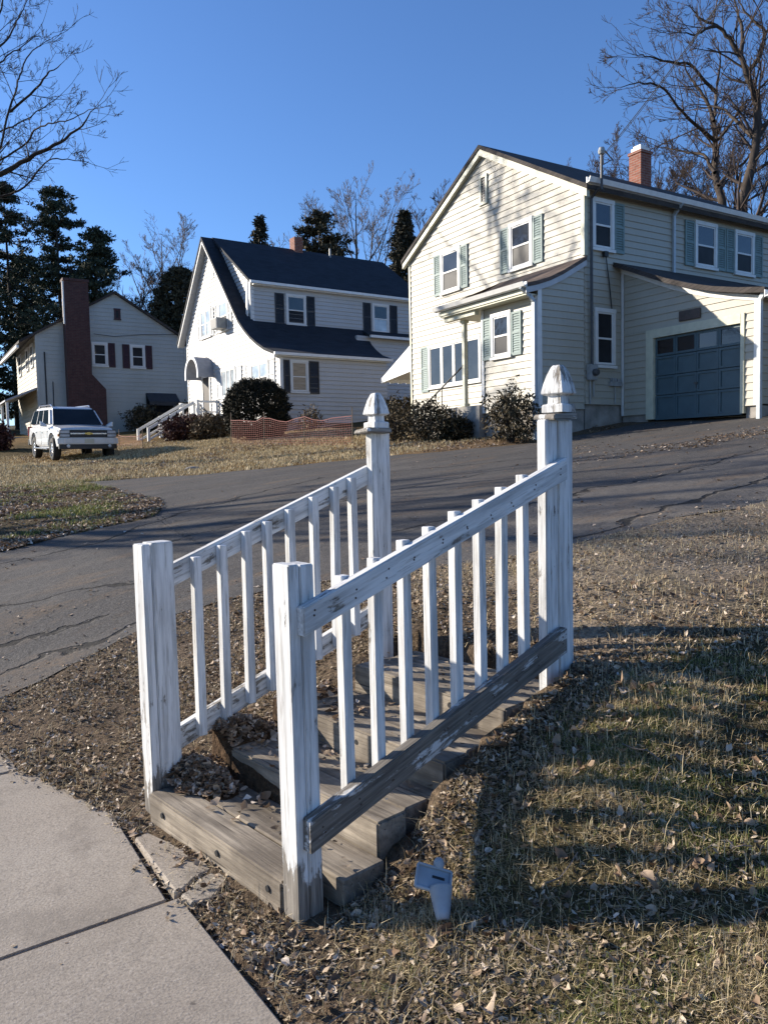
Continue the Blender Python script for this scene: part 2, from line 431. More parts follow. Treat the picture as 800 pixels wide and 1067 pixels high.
def _solve(lam=.02):
    n = len(CP); Pm = np.c_[np.ones(n), CP[:, :2]]
    d2 = ((CP[:, None, :2] - CP[None, :, :2]) ** 2).sum(-1)
    A = np.block([[_k(d2) + lam * np.eye(n), Pm], [Pm.T, np.zeros((3, 3))]])
    return np.linalg.solve(A, np.r_[CP[:, 2], 0, 0, 0])
WT = _solve()
def tz(x, y):
    x = np.asarray(x, float); y = np.asarray(y, float); x, y = np.broadcast_arrays(x, y); sh = x.shape
    X, Y = x.ravel(), y.ravel()
    out = np.full(len(X), WT[-3]) + X * WT[-2] + Y * WT[-1]
    for (cx_, cy_, _), w_ in zip(CP, WT[:-3]):
        out += w_ * _k((X - cx_) ** 2 + (Y - cy_) ** 2)
    return out.reshape(sh)
def tz1(x, y): return float(tz(x, y))

def vnoise(x, y, seed=0):
    xi = np.floor(x).astype(np.int64); yi = np.floor(y).astype(np.int64)
    fx = x - xi; fy = y - yi
    fx = fx * fx * (3 - 2 * fx); fy = fy * fy * (3 - 2 * fy)
    def h(a, b):
        n = (a * 374761393 + b * 668265263 + seed * 974634) & 0x7fffffff
        n = ((n ^ (n >> 13)) * 1274126177) & 0x7fffffff
        return ((n ^ (n >> 16)) & 0xffff) / 65535.0
    return (h(xi, yi) * (1 - fx) + h(xi + 1, yi) * fx) * (1 - fy) + (h(xi, yi + 1) * (1 - fx) + h(xi + 1, yi + 1) * fx) * fy
def fbm(x, y, s, o=4, seed=0):
    t = 0; a = .5
    for i in range(o):
        t = t + a * vnoise(x / s, y / s, seed + i * 7); a *= .5; s = s / 2
    return t
def inside(x, y, poly):
    x = np.asarray(x); y = np.asarray(y); r_ = np.zeros(x.shape, bool)
    n = len(poly)
    for i in range(n):
        (x0, y0), (x1, y1) = poly[i], poly[(i + 1) % n]
        if y0 == y1: continue
        c = ((y0 > y) != (y1 > y)) & (x < (x1 - x0) * (y - y0) / (y1 - y0) + x0)
        r_ ^= c
    return r_

# the asphalt drive, as pairs of points on its near and far edge
DRV = [((-6.2, 4.8), (-6.2, 10.0)), ((-3, 4.95), (-3, 10.1)), ((-1, 5.1), (-1, 10.2)), ((.46, 5.27), (1.0, 10.45)), ((.82, 5.44), (1.7, 10.85)), ((1.35, 5.59), (2.7, 11.0)), ((1.77, 5.6), (3.2, 11.4)),
       ((2.0, 5.58), (3.6, 12.5)), ((2.2, 5.5), (3.75, 13.6)), ((2.4, 5.4), (3.55, 16.2)), ((2.6, 5.3), (3.4, 18.7)), ((3.03, 4.9), (4.2, 18.2)), ((3.6, 4.55), (6.3, 16.8)), ((4.5, 4.35), (9.3, 15.1)),
       ((5.4, 4.3), (11.2, 13.6)), ((6.44, 4.15), (12.2, 12.95)), ((8.5, 4.0), (14.6, 12.85)), ((11, 4.0), (15.2, 12.6)), ((15.2, 4.0), (15.2, 10.0)), ((19, 4.0), (19, 8.0))]
def _edge(i): 
    pts = [d[i] for d in DRV]; out = []
    for k in range(len(pts) - 1):
        L = math.dist(DRV[k][0], DRV[k + 1][0]) + math.dist(DRV[k][1], DRV[k + 1][1])
        n = max(2, int(L / .22))
        for j in range(n):
            t = j / n; out.append((pts[k][0] * (1 - t) + pts[k + 1][0] * t, pts[k][1] * (1 - t) + pts[k + 1][1] * t))
    out.append(pts[-1]); return np.array(out)
EN, EF = _edge(0), _edge(1)
jn = (fbm(EN[:, 0] * 1.0, EN[:, 1], .55, 4, 3) - .47) * .42
jf = (fbm(EF[:, 0] * 1.0, EF[:, 1], .8, 4, 5) - .47) * .6
EN = EN + np.c_[np.zeros(len(EN)), jn]; EF = EF + np.c_[jf * .6, jf]
DPOLY = [tuple(p) for p in EN] + [tuple(p) for p in EF[::-1]]

TH = R(10.5); SO = np.array([1.016, 2.216]); SU = np.array([math.cos(TH), math.sin(TH)]); SV = np.array([-math.sin(TH), math.cos(TH)])
FRONT = [0.0, 0.335, 0.665, 1.03, 1.46]; TOP = [0.135, 0.255, 0.375, 0.495]
def stair_uv(x, y): return (x - SO[0]) * SU[0] + (y - SO[1]) * SU[1], (x - SO[0]) * SV[0] + (y - SO[1]) * SV[1]
def swx(y): return np.interp(y, [-30, 0.8, 2.0, 3.2, 3.7, 4.2, 5.2, 40], [.86, .86, .79, .69, .53, .36, .25, .2]) + (vnoise(y / .11, y * 0 + 3.3, 4) - .5) * .05
def ground_h(x, y):
    x = np.asarray(x, float); y = np.asarray(y, float); x, y = np.broadcast_arrays(x, y)
    b = tz(x, y)
    dist = np.hypot(x, y)
    amp = np.clip(dist / 12, .35, 1.3)
    bumps = (fbm(x, y, .75, 3, 1) - .45) * .075 * amp + (fbm(x, y, .16, 3, 9) - .45) * .026 + .008
    h = b + bumps + .030 * np.clip(fbm(x, y, .30, 3, 14) - .42, -.1, .3) * (dist < 9)
    u, v = stair_uv(x, y)
    # leafy bank left of the steps, low bare ground right of them
    h = h + .05 * np.exp(-((v - 1.5) / .45) ** 2) * np.exp(-((u - .5) / .6) ** 2)
    wv_ = np.clip((v + 1.0) / .55, 0, 1) * (v < .03) * np.clip((u - .25) / .08, 0, 1) * np.clip((1.75 - u) / .3, 0, 1)
    wv_ = wv_ * wv_ * (3 - 2 * wv_)
    h = h * (1 - wv_) + np.maximum(h, np.interp(u, [.20, .335, .45, .60, .75, .95, 1.3, 1.6], [.02, .085, .19, .30, .375, .45, .56, .60]) + bumps * .5) * wv_
    st = np.where(u < .335, TOP[0], np.where(u < .665, TOP[1], np.where(u < 1.03, TOP[2], TOP[3]))) - .10
    ins = (u > -.02) & (u < 1.50) & (v > -.02) & (v < 1.09)
    h = np.where(ins, np.minimum(h, st), h)
    front = (u > -.35) & (u <= -.02) & (v > -.3) & (v < 1.3)
    h = np.where(front, np.minimum(h, .012 + bumps * .35), h)
    d_ = inside(x, y, DPOLY)
    ne = np.interp(x, EN[:, 0], EN[:, 1]); tn = np.clip((ne - y) / .16, 0, 1)
    h = np.where(~d_ & (y > ne - .16) & (y < ne + .05), (b + .008 + bumps * .25) * (1 - tn) + h * tn, h)
    h = np.where(d_, b + .016 + bumps * .3 - .075 * np.clip((y - ne) / .09, 0, 1), h)
    ts = np.clip((x - swx(y) - .004) / .04, 0, 1)
    h = np.where((x > -1.05) & ~d_ & (x < swx(y) + .044), (b - .04) * (1 - ts) + h * ts, h)
    st2 = (x < -2.2)
    h = np.where(st2, b - .16, h)
    return h

def grade(lo, hi, fine0, fine1, step, growth=1.07):
    a = list(np.arange(fine0, fine1, step)); s_ = step; q = a[-1]
    while q < hi: s_ *= growth; q += s_; a.append(q)
    s_ = step; q = a[0]; pre = []
    while q > lo: s_ *= growth; q -= s_; pre.append(q)
    return np.array(pre[::-1] + a)
gx = grade(-120, 240, .15, 3.6, .045, 1.045)
gy = grade(-120, 260, .4, 5.6, .05, 1.045)
GX, GY = np.meshgrid(gx, gy, indexing='ij')
GZ = ground_h(GX, GY)
nx, ny = GX.shape
idx = np.arange(nx * ny).reshape(nx, ny)
quads = np.stack([idx[:-1, :-1], idx[1:, :-1], idx[1:, 1:], idx[:-1, 1:]], -1).reshape(-1, 4)

mt, n, b = newmat('soil_and_turf')
at = N(n, 'ShaderNodeAttribute', attribute_name='cover')
oc = coord(n)
f1 = noise(n, oc, 2.2, 7, 0.62); f2 = noise(n, oc, 38, 4, 0.7); f3 = noise(n, oc, 0.35, 4)
cc = mixc(n, 1.0, at.outputs['Color'], ramp(n, f2, [(0.28, 0.30), (0.5, 0.85), (0.75, 1.55)]), 'MULTIPLY')
cc = mixc(n, ramp(n, f1, [(0.42, 0.0), (0.66, 0.75)]), cc, mixc(n, 1.0, cc, (0.55, 0.55, 0.5), 'MULTIPLY'))
cc = mixc(n, ramp(n, f3, [(0.40, 0.0), (0.65, 0.5)]), cc, mixc(n, 1.0, cc, (1.35, 1.22, 1.0), 'MULTIPLY'))
n.links.new(cc, b.inputs['Base Color']); b.inputs['Roughness'].default_value = 0.95; b.inputs['Specular IOR Level'].default_value = 0.1
bump(n, b, mathn(n, 'ADD', f2, mathn(n, 'MULTIPLY', f1, 1.5)), 1.0, 0.03)
M['soil'] = mt
ground = npmesh('ground', np.c_[GX.ravel(), GY.ravel(), GZ.ravel()], [quads], M['soil'], smooth=True)
tag(ground, kind='structure')
x, y = GX.ravel(), GY.ravel()
def sm(v, a, c): t = np.clip((v - a) / (c - a), 0, 1); return (t * t * (3 - 2 * t))[:, None]
LAWN = np.array((.088, .074, .040)); LITTER = np.array((.135, .102, .074)); DIRT = np.array((.30, .245, .185)); ORANGE = np.array((.245, .155, .062)); WEDGE = np.array((.105, .082, .045)); FAR = np.array((.10, .085, .04))
colr = np.tile(LITTER, (len(x), 1))
un, vn = stair_uv(x, y)
fz = fbm(x, y, .7, 4, 21)
colr = colr + (LAWN - colr) * sm(-vn + (fz - .5) * .5, .05, .35) * sm(x, .9, 1.3)
dm = sm(x + (fz - .5) * 1.2, 2.5, 3.2) * sm(y + (fz - .5) * .9 - .12 * (x - 2.5), 2.1, 2.6)
colr = colr + (DIRT - colr) * dm
colr = colr + (WEDGE - colr) * sm(y, 9, 10.5) * (1 - sm(x, 3.6, 4.2))
far = sm(y + .55 * x, 17.5, 19.5)
colr = colr + (ORANGE * .9 - colr) * far
colr = colr + (np.array((.075, .062, .028)) - colr) * sm(fbm(x, y, 2.5, 4, 33), .50, .62) * far * .8
colr = colr + (FAR - colr) * sm(np.hypot(x, y), 42, 60)
colr = colr + (LITTER * 1.25 - colr) * sm(x, 9.5, 10.5) * (1 - sm(y, 16, 20)) * .8
ca = ground.data.color_attributes.new('cover', 'FLOAT_COLOR', 'POINT')
ca.data.foreach_set('color', np.c_[colr, np.ones(len(x))].astype(np.float32).ravel())

# street beyond the pavement (behind and left of the camera) and its kerb
mt, n, b = newmat('asphalt')
oc = coord(n)
g1 = noise(n, coord(n, (.45, 1.3, 1)), 1.1, 7, 0.66); g2 = noise(n, oc, 85, 3, 0.7); g3 = noise(n, oc, 7, 5, 0.65)
vor = N(n, 'ShaderNodeTexVoronoi', feature='DISTANCE_TO_EDGE'); vor.inputs['Scale'].default_value = 1.15
wv = N(n, 'ShaderNodeVectorMath', operation='ADD'); n.links.new(oc, wv.inputs[0])
nz = N(n, 'ShaderNodeTexNoise'); nz.inputs['Scale'].default_value = 2.4; nz.inputs['Detail'].default_value = 5; n.links.new(oc, nz.inputs['Vector'])
sc = N(n, 'ShaderNodeVectorMath', operation='SCALE'); sc.inputs['Scale'].default_value = 0.65; n.links.new(nz.outputs['Color'], sc.inputs[0]); n.links.new(sc.outputs[0], wv.inputs[1]); n.links.new(wv.outputs[0], vor.inputs['Vector'])
col = ramp(n, g1, [(0.3, (0.026, 0.024, 0.023)), (0.52, (0.048, 0.044, 0.041)), (0.74, (0.105, 0.092, 0.079))])
col = mixc(n, ramp(n, g2, [(0.42, 0.0), (0.7, 0.9)]), col, (0.155, 0.145, 0.135))
col = mixc(n, ramp(n, g2, [(0.25, 0.85), (0.42, 0.0)]), col, (0.022, 0.021, 0.021))
col = mixc(n, mathn(n, 'MULTIPLY', ramp(n, vor.outputs['Distance'], [(0.006, 1.0), (0.022, 0.0)]), ramp(n, g3, [(0.5, 0.0), (0.62, 0.85)])), col, (0.014, 0.013, 0.012))
# seams and long cracks between paving passes: thin polylines in the plan of the drive
sep = N(n, 'ShaderNodeSeparateXYZ'); n.links.new(wv.outputs[0], sep.inputs[0])
sx = mathn(n, 'SUBTRACT', sep.outputs[0], 0.325); sy_ = mathn(n, 'SUBTRACT', sep.outputs[1], 0.325)
CRACKS = [((4.0, 6.4), (7.8, 6.15), .034), ((7.8, 6.15), (11.5, 6.6), .034), ((4.6, 4.62), (7.9, 4.85), .05), ((1.2, 7.27), (1.95, 6.75), .05), ((.3, 7.7), (1.2, 7.3), .03), ((.6, 9.75), (1.95, 9.95), .03), ((1.95, 9.95), (3.4, 10.95), .05),
          ((.3, 6.45), (1.3, 6.25), .04), ((.5, 5.8), (1.6, 5.75), .05), ((7.0, 12.0), (9.6, 10.1), .05), ((9.0, 9.0), (12.6, 8.6), .05), ((2.4, 8.8), (7.5, 9.3), .03), ((3.3, 10.9), (6.5, 12.6), .05), ((-4, 7.4), (.4, 7.6), .03)]
tot = None
for (p, q, w_) in CRACKS:
    L = math.dist(p, q); dx, dy = (q[0] - p[0]) / L, (q[1] - p[1]) / L
    ax_ = mathn(n, 'SUBTRACT', sx, p[0]); ay_ = mathn(n, 'SUBTRACT', sy_, p[1])
    t_ = mathn(n, 'ADD', mathn(n, 'MULTIPLY', ax_, dx), mathn(n, 'MULTIPLY', ay_, dy))
    d_ = mathn(n, 'ABSOLUTE', mathn(n, 'SUBTRACT', mathn(n, 'MULTIPLY', ay_, dx), mathn(n, 'MULTIPLY', ax_, dy)))
    ot = mathn(n, 'MAXIMUM', mathn(n, 'SUBTRACT', t_, L), mathn(n, 'MULTIPLY', t_, -1.0))
    dd = mathn(n, 'ADD', d_, mathn(n, 'MAXIMUM', ot, 0.0))
    k_ = mathn(n, 'SUBTRACT', 1.0, mathn(n, 'DIVIDE', dd, w_), clamp=True)
    tot = k_ if tot is None else mathn(n, 'MAXIMUM', tot, k_)
crk = ramp(n, tot, [(0.0, 0.0), (0.55, 1.0)])
old = mathn(n, 'MULTIPLY', mathn(n, 'MULTIPLY', mathn(n, 'SUBTRACT', 6.22, sy_), 14.0, clamp=True), mathn(n, 'MULTIPLY', mathn(n, 'SUBTRACT', sx, 3.2), 1.2, clamp=True))
col = mixc(n, mathn(n, 'MULTIPLY', old, ramp(n, g3, [(0.35, 0.25), (0.65, 0.75)])), col, (0.150, 0.134, 0.116))
grit = noise(n, coord(n, (.55, 1.6, 1)), 1.5, 6, .62)
g4 = noise(n, oc, 34, 3, .7)
col = mixc(n, mathn(n, 'MULTIPLY', ramp(n, grit, [(0.53, 0.0), (0.66, 1.0)]), ramp(n, g4, [(0.38, 0.1), (0.6, 0.85)])), col, (0.135, 0.095, 0.062))
col = mixc(n, ramp(n, g4, [(0.30, 0.75), (0.46, 0.0)]), col, (0.035, 0.033, 0.031))
col = mixc(n, ramp(n, g4, [(0.58, 0.0), (0.74, 0.6)]), col, (0.150, 0.140, 0.127))
col = mixc(n, mathn(n, 'MULTIPLY', crk, 0.9), col, (0.013, 0.012, 0.011))
n.links.new(col, b.inputs['Base Color']); b.inputs['Roughness'].default_value = 0.9; b.inputs['Specular IOR Level'].default_value = 0.25
bump(n, b, mathn(n, 'ADD', mathn(n, 'MULTIPLY', g2, 0.6), mathn(n, 'SUBTRACT', mathn(n, 'MULTIPLY', g3, 1.2), mathn(n, 'MULTIPLY', crk, 1.6))), 0.9, 0.014)
M['asphalt'] = mt

K = 70
tt = np.linspace(0, 1, K)
PX = EN[:, None, 0] * (1 - tt) + EF[:, None, 0] * tt; PY = EN[:, None, 1] * (1 - tt) + EF[:, None, 1] * tt
PZ = tz(PX, PY) + .012 + (fbm(PX, PY, 1.3, 3, 41) - .45) * .03
di = np.arange(PX.size).reshape(PX.shape)
dq = np.stack([di[:-1, :-1], di[1:, :-1], di[1:, 1:], di[:-1, 1:]], -1).reshape(-1, 4)
tag(npmesh('driveway', np.c_[PX.ravel(), PY.ravel(), PZ.ravel()], [dq], M['asphalt'], smooth=True), kind='structure')
ys = np.linspace(-60, 120, 200)
rv = np.concatenate([np.c_[np.full(200, -10.0), ys, tz(-10.0, ys) - .10], np.c_[np.full(200, -2.35), ys, tz(-2.35, ys) - .13]])
ri = np.arange(200)
tag(npmesh('street', rv, [np.stack([ri[:-1], ri[:-1] + 200, ri[1:] + 200, ri[1:]], -1)], M['asphalt']), kind='structure')

mt, n, b = newmat('pavement_concrete')
oc = coord(n)
p1 = noise(n, oc, 0.9, 6, 0.6); p2 = noise(n, oc, 120, 3, 0.65); p3 = noise(n, oc, 4.5, 6, 0.65); p4 = noise(n, coord(n, (18, 4, 4)), 1.5, 3)
col = ramp(n, p1, [(0.32, (0.285, 0.243, 0.196)), (0.7, (0.40, 0.348, 0.283))])
col = mixc(n, ramp(n, p2, [(0.34, 0.5), (0.50, 0.0)]), col, (0.13, 0.115, 0.10))
col = mixc(n, ramp(n, p2, [(0.55, 0.0), (0.74, 0.4)]), col, (0.60, 0.54, 0.47))
col = mixc(n, ramp(n, p3, [(0.56, 0.0), (0.72, 0.55)]), col, (0.16, 0.135, 0.11))
col = mixc(n, ramp(n, noise(n, oc, 2.1, 7, .7), [(0.52, 0.0), (0.62, 0.5), (0.66, 0.12)]), col, (0.19, 0.165, 0.135))
sp_ = noise(n, oc, 9, 3, 0.5)
col = mixc(n, ramp(n, sp_, [(0.715, 0.0), (0.75, 0.8)]), col, (0.055, 0.05, 0.045))
n.links.new(col, b.inputs['Base Color']); b.inputs['Roughness'].default_value = 0.9; b.inputs['Specular IOR Level'].default_value = 0.2
bump(n, b, mathn(n, 'ADD', mathn(n, 'MULTIPLY', p2, 0.5), mathn(n, 'ADD', p3, mathn(n, 'MULTIPLY', p4, 0.25))), 0.5, 0.006)
M['pavement'] = mt
sb = MB()
yj = 2.60
joints = [yj - 1.52 * k for k in range(12, 0, -1)] + [yj + 1.52 * k for k in range(0, 3)]
for y0, y1 in zip(joints[:-1], joints[1:]):
    y1 = min(y1, 5.6)
    if y1 <= y0: continue
    a0, a1 = y0 + .007, y1 - .007
    tilt = random.uniform(-.004, .004)
    xs = (-.95, .84 if y0 < 1 else (.765 if y0 < 2.5 else .70))
    e0 = float(np.interp(a0, [-30, 0.8, 2.0, 3.2, 4.2], [.87, .87, .80, .705, .70]) - (.040 if 2.5 < a0 < 2.7 else 0)); e1 = float(np.interp(a1, [-30, 0.8, 2.0, 3.2, 4.2], [.87, .87, .80, .705, .70]))
    zz = [tz1(.3, a0) + .006 + tilt, tz1(.3, a1) + .006 - tilt]
    sb.hexa([(-.95, a0 - .09, zz[0] - .1), (e0, a0 + .03, zz[0] - .1), (e1, a1 + .03, zz[1] - .1), (-.95, a1 - .09, zz[1] - .1), (-.95, a0 - .09, zz[0]), (e0, a0 + .03, zz[0]), (e1, a1 + .03, zz[1]), (-.95, a1 - .09, zz[1])])
tag(sb.build('sidewalk', M['pavement'], bevel=.006, seg=2), kind='structure')
kb = MB()
for k in range(-20, 40):
    y0, y1 = k * 1.5, k * 1.5 + 1.49
    if 4.7 < y0 < 10.0: continue
    z = tz1(-2.2, y0)
    kb.hexa([(-2.36, y0, z - .4), (-2.2, y0, z - .4), (-2.2, y1, z - .4), (-2.36, y1, z - .4), (-2.36, y0, z), (-2.2, y0, z), (-2.2, y1, z), (-2.36, y1, z)])
tag(kb.build('kerb', M['pavement'], bevel=.012), kind='structure')

fr = empty('concrete_fragment', (.8, 2.8, 0), 'broken cracked piece of concrete beside the sidewalk, at the foot of the wooden steps', 'concrete slab')
pA = [(.726, 3.129), (.785, 3.148), (.826, 3.035), (.886, 2.838), (.915, 2.72), (.838, 2.70), (.775, 2.645), (.742, 2.645), (.731, 2.915)]
pB = [(.918, 2.705), (.93, 2.626), (.839, 2.531), (.769, 2.543), (.752, 2.62), (.775, 2.625), (.838, 2.685)]
for P_ in (pA, pB):
    MB().prism(P_, lambda a, z, d: (a, z, d), -.06, .022).build('slab_piece', M['pavement'], fr, (.8, 2.8, 0), bevel=.008)

# ------------------------------------------------------------------ timber steps
steps = empty('timber_steps', (SO[0], SO[1], 0), 'low grey weathered timber steps between the two white handrails, leaves drifted on the left side', 'steps', TH)
for i, (f, zt) in enumerate(zip(FRONT[:4], TOP)):
    v0, v1 = (.094, 1.054) if i == 0 else (-.004, .985 - .012 * i)
    if i == 0: v0, v1 = .094, 1.052
    sk = (random.uniform(-.006, .006), random.uniform(-.006, .006))
    tb = MB().hexa([(f + sk[0], v0, zt - .15), (f + .14, v0, zt - .15), (f + .14, v1, zt - .15), (f + sk[1], v1, zt - .15), (f + sk[0], v0, zt - .006), (f + .14, v0, zt - .004), (f + .14, v1, zt + .004), (f + sk[1], v1, zt + .003)])
    tm = tb.build('timber', M['timber'], steps, bevel=.008, seg=2)
    for hv in ((.17, .50, .93) if i in (0, 2) else (.30,)):
        h_ = MB().lathe([(.0001, 0.0), (.011, 0.0), (.013, .006)], (f + sk[0] - .0055, hv, zt - .055), 'x', 12)
        h_.build('bolt_hole_shade', M['cable'], tm)  # black disc on the face, painting the shade inside a drilled hole
    a = f + .146
    end = FRONT[i + 1] + (.02 if i < 3 else 0)
    while a < end - .03:
        w_ = min(.125 if i else .19, end - a)
        va, vb = (-.05 if i == 0 else .006, 1.045 if i == 0 else .98 - .012 * i)
        dz = random.uniform(-.006, .002)
        MB().box(a, a + w_ - .006, va + random.uniform(-.004, .008), vb + random.uniform(-.012, .008), zt - .14, zt + dz).build('plank', M['plank'], steps, bevel=.006)
        a += w_

# ------------------------------------------------------------------ handrails
def rail(name, p0, p1, th, v0, v1, mat, parent):
    al = math.atan2(p1[1] - p0[1], p1[0] - p0[0]); c_, s_ = math.cos(al), math.sin(al)
    q = []
    for (u, z) in ((p0[0], p0[1] - th), (p1[0], p1[1] - th), (p1[0], p1[1]), (p0[0], p0[1])):
        q.append(((u - p0[0]) * c_ + (z - p0[1]) * s_, -(u - p0[0]) * s_ + (z - p0[1]) * c_))
    return MB().prism(q, lambda a, z, d: (a, d, z), v0, v1).build(name, mat, parent, bevel=.004, seg=2, loc=(p0[0], 0, p0[1]), rot=(0, -al, 0))

def sq_loft(mb, c, prof):    # square section of half width w at height h
    vs = []
    for w_, h_ in prof:
        vs += [(c[0] - w_, c[1] - w_, c[2] + h_), (c[0] + w_, c[1] - w_, c[2] + h_), (c[0] + w_, c[1] + w_, c[2] + h_), (c[0] - w_, c[1] + w_, c[2] + h_)]
    fs = [(3, 2, 1, 0)]
    for i in range(len(prof) - 1):
        for k in range(4): fs.append((i * 4 + k, i * 4 + (k + 1) % 4, (i + 1) * 4 + (k + 1) % 4, (i + 1) * 4 + k))
    n_ = (len(prof) - 1) * 4; fs.append((n_, n_ + 1, n_ + 2, n_ + 3))
    mb.add(vs, fs)

def post(parent, boards, loc, z0, z1, lean=(0, 0)):
    mb = MB()
    for (u0, u1, v0, v1, dz) in boards: mb.box(u0, u1, v0, v1, z0, z1 + dz)
    return mb.build('post', M['peel_post'], parent, bevel=.004, seg=2, loc=(loc[0], loc[1], loc[2]), rot=(lean[0], lean[1], 0))

def finial(parent, u, v, zplate, top, w, tilt):
    pl = MB()
    pl.hexa([(-.095, -.062, -.018), (.075, -.062, -.016), (.082, .062, -.012), (-.09, .056, -.018), (-.09, -.058, .006), (.072, -.058, .010), (.078, .058, .010), (-.085, .052, .002)])
    cp = pl.build('post_cap', M['peel_cap'], parent, bevel=.004, seg=2, loc=(u - .02, v, zplate), rot=(tilt, -tilt * .6, 0))
    H = top - zplate
    mb = MB()
    sq_loft(mb, (0, 0, .010), [(w * .95, 0), (w * .95, H * .155), (w * .88, H * .175), (w * .62, H * .19), (w * .60, H * .35), (w * .92, H * .385), (w, H * .40), (w * .985, H * .44), (w * .86, H * .60), (w * .66, H * .80), (w * .42, H * .96), (w * .33, H * .995), (w * .25, H)])
    mb.build('finial', M['peel_finial'], parent, bevel=.002, loc=(u, v, zplate), rot=(0, 0, tilt))

def handrail(side):
    R_ = side == 'R'
    if R_:
        h = empty('stair_handrail', (SO[0], SO[1], 0), 'white peeling wooden handrail of the steps on the lawn side, its bottom rail worn bare', 'handrail', TH, 'handrails of the wooden steps')
        post(h, [(0, .042, 0, .089, 0), (.0445, .098, 0, .087, -.004)], (0, 0, 0), -.06, 1.181, (.004, -.008))
        post(h, [(0, .084, 0, .046, 0), (.0865, .166, -.003, .044, -.003), (.168, .200, .004, .048, .0)], (1.315, 0, 0), .42, 1.655, (-.003, .003))
        finial(h, 1.455, .035, 1.676, 1.880, .055, .05)
        top_r = rail('top_rail', (.02, 1.050), (1.412, 1.495), .093, -.040, -.001, M['peel_rail'], h)
        bot_r = rail('bottom_rail', (.02, .372), (1.395, .770), .108, -.046, -.001, M['peel_bottom'], h)
        us = (.210, .349, .487, .618, .753, .892, 1.024, 1.165); tz_ = lambda u: 1.050 + (u - .02) * .3197; bz = lambda u: .372 + (u - .02) * .2895
        v0 = .0015; ext, low = .008, -.075
    else:
        h = empty('stair_handrail', (SO[0], SO[1], 0), 'white peeling wooden handrail of the steps on the driveway side, leaves heaped against its foot', 'handrail', TH, 'handrails of the wooden steps')
        post(h, [(0, .038, 0, .088, -.004), (.0415, .140, .002, .09, 0)], (.02, 1.058, 0), -.06, 1.176, (0, -.006))
        post(h, [(0, .128, 0, .048, 0)], (1.272, 1.056, 0), .42, 1.640, (-.004, .006))
        finial(h, 1.332, 1.080, 1.653, 1.836, .050, -.07)
        top_r = rail('top_rail', (.168, 1.074), (1.30, 1.474), .097, 1.101, 1.139, M['peel_bottom2'], h)
        bot_r = rail('bottom_rail', (.168, .360), (1.30, .735), .10, 1.101, 1.139, M['peel_bottom2'], h)
        us = (.248, .375, .503, .622, .751, .893, 1.018, 1.142); tz_ = lambda u: 1.074 + (u - .168) * .3534; bz = lambda u: .360 + (u - .168) * .331
        v0 = 1.0605; ext, low = -.012, -.085
    for rl_, zf_, th_ in ((top_r, tz_, .093), (bot_r, bz, .10)):
        nail0 = None
        for u in list(us) + ([.05, 1.35] if R_ else []):
            for k_ in range(2):
                du = u + .019 + random.uniform(-.010, .010) - rl_.location.x; dz_ = zf_(u + .019) - th_ * random.uniform(.25, .75) - rl_.location.z
                ca2, sa2 = math.cos(rl_.rotation_euler.y), math.sin(rl_.rotation_euler.y)
                lc = (du * ca2 - dz_ * sa2, (-.0405 if R_ else 1.1005) - (.006 if (R_ and th_ == .10) else 0), du * sa2 + dz_ * ca2)
                if nail0 is None: nail0 = o = MB().lathe([(.0001, -.0012), (.0034, -.0010), (.0038, .0)], (0, 0, 0), 'y', 8).build('nail', M['rust'], rl_, norm=False)
                else: o = nail0.copy(); COL.objects.link(o); o.parent = rl_
                o.location = lc
    H0 = tz_(us[0]) + ext - bz(us[0]) - low
    first = MB().box(0, .038, 0, .038, 0, H0).build('baluster', M['peel_bal'], h, bevel=.003)
    for i, u in enumerate(us):
        o = first if i == 0 else first.copy()
        if i: COL.objects.link(o); o.parent = h
        o.location = (u, v0 + random.uniform(0, .001), bz(u) + low + .006 + random.uniform(-.004, .004))
        o.rotation_euler = (random.uniform(-.003, .003), random.uniform(-.007, .007), 0)
        o.scale = (1, 1, (tz_(u) + ext - bz(u) - low) / H0)
handrail('R'); handrail('L')

# drifted leaves on the left of the lower steps
def stair_xy(u, v): return SO[0] + u * SU[0] + v * SV[0], SO[1] + u * SU[1] + v * SV[1]
def heap_z(u, v):
    st = np.where(u < .335, TOP[0], np.where(u < .665, TOP[1], np.where(u < 1.03, TOP[2], TOP[3])))
    side = np.clip((v - .955) / .05, 0, 1) * np.clip((u - .30) / .05, 0, 1)
    a = .085 * np.exp(-((u - .17) / .11) ** 2 - ((v - 1.07) / .13) ** 2) + .055 * np.exp(-((u - .22) / .08) ** 2 - ((v - .93) / .16) ** 2) - .02 * (u > .32) * (v < .955)
    a = a + side * (.085 * np.exp(-((u - .42) / .14) ** 2) + .015)
    base = np.where(u < .335, TOP[0], np.where(u < .665, TOP[1], np.where(u < 1.03, TOP[2], TOP[3])))
    return base - .02 + a + (fbm(u, v, .08, 3, 77) - .45) * .03
hu, hv = np.meshgrid(np.linspace(.10, 1.0, 110), np.linspace(.55, 1.12, 80), indexing='ij')
hx, hy = stair_xy(hu, hv); hz = heap_z(hu, hv)
hi = np.arange(hu.size).reshape(hu.shape)
heap = npmesh('leaf_mould', np.c_[hx.ravel(), hy.ravel(), hz.ravel()], [np.stack([hi[:-1, :-1], hi[1:, :-1], hi[1:, 1:], hi[:-1, 1:]], -1).reshape(-1, 4)], M['soil'], smooth=True)
tag(heap, kind='stuff')
ca = heap.data.color_attributes.new('cover', 'FLOAT_COLOR', 'POINT')
ca.data.foreach_set('color', np.tile(np.array([.09, .06, .04, 1], np.float32), hu.size))

